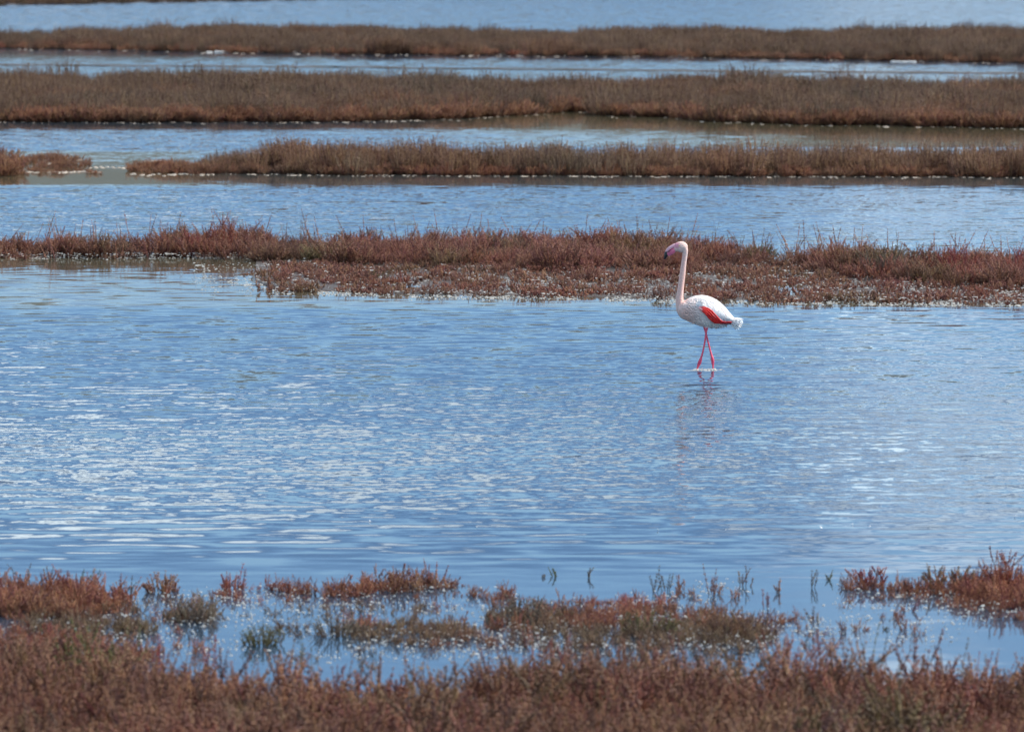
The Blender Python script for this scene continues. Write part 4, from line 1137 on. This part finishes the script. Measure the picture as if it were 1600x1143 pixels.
for side in (-1, 1):
    w_o = link('wing', wing_shell(side), bird)
    rf = random.Random(5 + side)
    nrm = Vector((0, side, .15)).normalized()
    fe = Feathers()
    # long scapular plumes sweeping from the shoulder down over the back
    for row in range(7):
        t = row / 6
        a = (1093 + 30 * t, 465 + 6 * t + 3 * t * t)
        for k in range(9):
            u = k / 8
            sx_, sy_ = a[0] + rf.uniform(-1, 1) + u * (3 - 4 * t), a[1] + u * (13 + 10 * t) + rf.uniform(-.6, .6)
            ln = 13 + 6 * t - 4 * u
            ang = R(30 + 26 * t - 6 * u)
            ex, ey = sx_ + math.cos(ang) * ln, sy_ + math.sin(ang) * ln
            ex = min(ex, 1144.5)
            if ey > 502: ey = 502 - rf.random()
            p0, p1 = on_body(sx_, sy_, side, .014), on_body(ex, ey, side, .012)
            pink = max(0, (ex - 1126) / 18) * max(0, (ey - 484) / 18)
            c1 = mixc((.88, .82, .78), (.85, .18, .22), pink * 1.15)
            g = rf.uniform(.80, 1.06)
            fe.add(p0, p1, nrm, rf.uniform(.011, .017), tuple(x * g for x in (.87, .80, .76)), tuple(x * g for x in c1))
    fe.obj('plume', bird if False else w_o)['kind'] = 'stuff'
    # rolled red coverts along the lower edge of the folded wing
    fe = Feathers()
    line = [(1091, 477.8), (1096, 479), (1102, 481.6), (1107, 485), (1112, 490), (1117, 495), (1122, 499), (1127, 501.6), (1133, 502.6), (1140, 502.4)]
    wd = [3, 6.4, 9.2, 10.4, 10.4, 8.6, 5.8, 3.6, 2.4, 1.8]
    for i in range(46):
        t = i / 45 * (len(line) - 1.01)
        j = int(t); q = t - j
        x = line[j][0] * (1 - q) + line[j + 1][0] * q; y = line[j][1] * (1 - q) + line[j + 1][1] * q
        w = wd[j] * (1 - q) + wd[j + 1] * q
        dx, dy = line[j + 1][0] - line[j][0], line[j + 1][1] - line[j][1]
        m_ = math.hypot(dx, dy); dx, dy = dx / m_, dy / m_
        for k in range(4):
            o_ = (k - 1.2) / 3 * w * .95
            sx_, sy_ = x - dy * o_, y + dx * o_
            L = 8.5 - .06 * i
            c0 = mixc((.90, .012, .008), (.45, .01, .02), max(0, (i - 26) / 19))
            g = rf.uniform(.8, 1.1)
            c0 = tuple(z * g for z in c0)
            if i < 5: c0 = mixc((.82, .40, .40), c0, i / 5)
            ang = math.atan2(dy, dx) + .18
            fe.add(on_body(sx_, sy_, side, .0165 + .001 * k), on_body(min(sx_ + math.cos(ang) * L, 1143), min(sy_ + math.sin(ang) * L, 503.4), side, .0155 + .001 * k), nrm, .014, c0, c0)
    fe.obj('red_covert', w_o)['kind'] = 'stuff'
    # the dark flight feathers that just show under the red edge
    fe = Feathers()
    for i in range(7):
        fe.add(on_body(1116 + i * 2, 498 + i * .4, side, .004), on_body(1133 + i * 1.6, 503.4, side, .005), nrm, .012, (.05, .02, .025), (.10, .02, .03))
    fe.obj('flight_feather', w_o)['kind'] = 'stuff'

# short body feathers, overlapping from the neck backwards
for side in (-1, 1):
    fe = Feathers()
    rf = random.Random(21 + side)
    for i in range(420):
        x = rf.uniform(1064, 1128)
        t_, b_, w_ = body_at(x)
        y = rf.uniform(t_ + 1.5, b_ - 1.0)
        if side == -1 and x > 1092 and y < 499: continue
        pinkness = max(0, min(1, (1104 - x) / 34)) * max(0, min(1, (y - 458) / 26))
        c0 = mixc((.92, .83, .77), (.90, .56, .47), pinkness)
        g = rf.uniform(.93, 1.04)
        c0 = tuple(min(.95, q * g) for q in c0)
        a = R(rf.uniform(8, 40))
        L_ = rf.uniform(3.5, 5.5)
        ex, ey = x + math.cos(a) * L_, y + math.sin(a) * L_
        if ey > body_at(ex)[1] - .3: continue
        fe.add(on_body(x, y, side, .0006), on_body(ex, ey, side, .0018), Vector((0, side, .15)).normalized(), rf.uniform(.010, .016), c0, tuple(min(.95, q * 1.06) for q in c0))
    fe.obj('body_feather', bird)['kind'] = 'stuff'

# loose white tail and the fluffy flank
fe = Feathers()
rf = random.Random(3)
for i in range(110):
    t = rf.random(); a = R(-14 + 80 * t)
    sx_, sy_ = rf.uniform(1136, 1146), rf.uniform(495, 503) + t * 2
    tx, ty = 1145 + math.cos(a) * rf.uniform(7, 16), 500.5 + math.sin(a) * rf.uniform(8, 18)
    yy = rf.uniform(-.030, .030)
    c_ = mixc((.86, .84, .82), (.76, .52, .50), rf.random() * .55)
    fe.add(fl(sx_, sy_, yy * .6), fl(tx, ty, yy), Vector((rf.uniform(-.1, .5), -1, rf.uniform(.1, .6))).normalized(), rf.uniform(.009, .016), c_, (.94, .93, .91), 0)
fe.obj('tail', bird)['kind'] = 'stuff'
fe = Feathers()
for i in range(60):
    x = rf.uniform(1104, 1138); y0 = body_at(x)[1]
    L = rf.uniform(5, 9)
    a = R(rf.uniform(-5, 40))
    s = rf.choice((-1, 1))
    fe.add(on_body(x, y0 - rf.uniform(1.2, 5), s, .001), fl(x + math.cos(a) * L, y0 + math.sin(a) * L * .35 + rf.uniform(-1.5, 1.4), s * rf.uniform(.0, .035)),
           Vector((0, s, -.3)).normalized(), rf.uniform(.008, .014), (.80, .76, .73), (.86, .84, .82))
fe.obj('flank_down', bird)['kind'] = 'stuff'

# the bent bill: pale upper half, pink lower half, black tip
def simple_mat(name, c_, rough=.35):
    m, n, l, b = new_mat(name)
    nz = n.new('ShaderNodeTexNoise'); nz.inputs['Scale'].default_value = 90
    tc = n.new('ShaderNodeTexCoord'); l.new(tc.outputs['Object'], nz.inputs['Vector'])
    l.new(mix_rgb(n, l, nz.outputs['Fac'], tuple(x * .82 for x in c_), tuple(min(1, x * 1.15) for x in c_)), b.inputs['Base Color'])
    b.inputs['Roughness'].default_value = rough
    return m
BILL_PINK = simple_mat('bill_pink', (1.0, .20, .32))
BILL_PALE = simple_mat('bill_pale', (.98, .52, .56))
BILL_BLACK = simple_mat('bill_black', (.012, .012, .016), .25)
def bill_part(name, pts, mat, flat=.62, parent=None):
    v, f = limb([fl(x, y) for x, y, r in pts], [r / PS for x, y, r in pts], flat, 5, 14)
    return link(name, mesh_from(name, v, f, [mat]), parent or bird)
bill_part('upper_bill', [(1058.5, 381.6, 2.4), (1054, 382.6, 3.2), (1049.5, 384.8, 3.2), (1045, 387.6, 2.9), (1041.8, 390.6, 2.3), (1040.2, 393.2, 1.7)], BILL_PALE)
bill_part('lower_bill', [(1056.2, 387.2, 3.4), (1052.5, 388.6, 4.6), (1048.6, 391.6, 5.0), (1045, 394.8, 4.2), (1042.6, 397.6, 2.6)], BILL_PINK, .66)
bill_part('bill_tip', [(1041.9, 390.4, .9), (1040.9, 393.6, 2.8), (1040.2, 397.0, 3.1), (1039.0, 400.8, 2.2), (1037.6, 404.6, .6)], BILL_BLACK, .60)
bill_part('bill_line', [(1054, 385.4, .22), (1050.5, 386.5, .28), (1046.4, 389.0, .34), (1042.6, 392.4, .6)], BILL_BLACK, 13.0)
EYE = simple_mat('eye_yellow', (.75, .52, .12), .15)
for side in (-1, 1):
    c_ = fl(1060.6, 382.8, side * 5.0 / PS)
    v, f = limb([c_ + Vector((0, side * t, 0)) for t in (-.003, .0, .0022)], [.0035, .0048, .0022], 1, 3, 12) if False else loft(
        [ring(c_ + Vector((0, side * t, 0)), Vector((1, 0, 0)), Vector((0, 0, 1)), r, r, 12) for t, r in ((-.004, .004), (0, .0052), (.0018, .0042), (.0026, .002))])
    e = link('eye', mesh_from('eye', v, f, [EYE]), bird)
    v, f = loft([ring(c_ + Vector((0, side * t, 0)), Vector((1, 0, 0)), Vector((0, 0, 1)), r, r, 10) for t, r in ((.001, .0024), (.0034, .0022), (.0038, .001))])
    link('pupil', mesh_from('pupil', v, f, [BILL_BLACK]), e)

# froth where the two legs part the water
froth = [foam_glint_at(1088.8 + rng.gauss(0, 2.4), 577.6 + rng.gauss(0, .35), .010 * rng.uniform(.6, 1.8), .008 * rng.uniform(.6, 1.4)) for _ in range(26)]
froth += [foam_glint_at(1114.8 + rng.gauss(0, 1.8), 577.4 + rng.gauss(0, .35), .010 * rng.uniform(.6, 1.6), .007 * rng.uniform(.6, 1.4)) for _ in range(20)]
froth += [foam_glint_at(rng.uniform(1089, 1117), 577.3 + rng.gauss(0, .9), .011 * rng.uniform(.6, 1.6), .005) for _ in range(20)]
froth += [foam_glint_at(rng.gauss(1120, 70), 578.5 + rng.gauss(0, .7), .020 * rng.uniform(.5, 1.4), .0022) for _ in range(36)]  # flat beads stand in for the bright line of a wave ring
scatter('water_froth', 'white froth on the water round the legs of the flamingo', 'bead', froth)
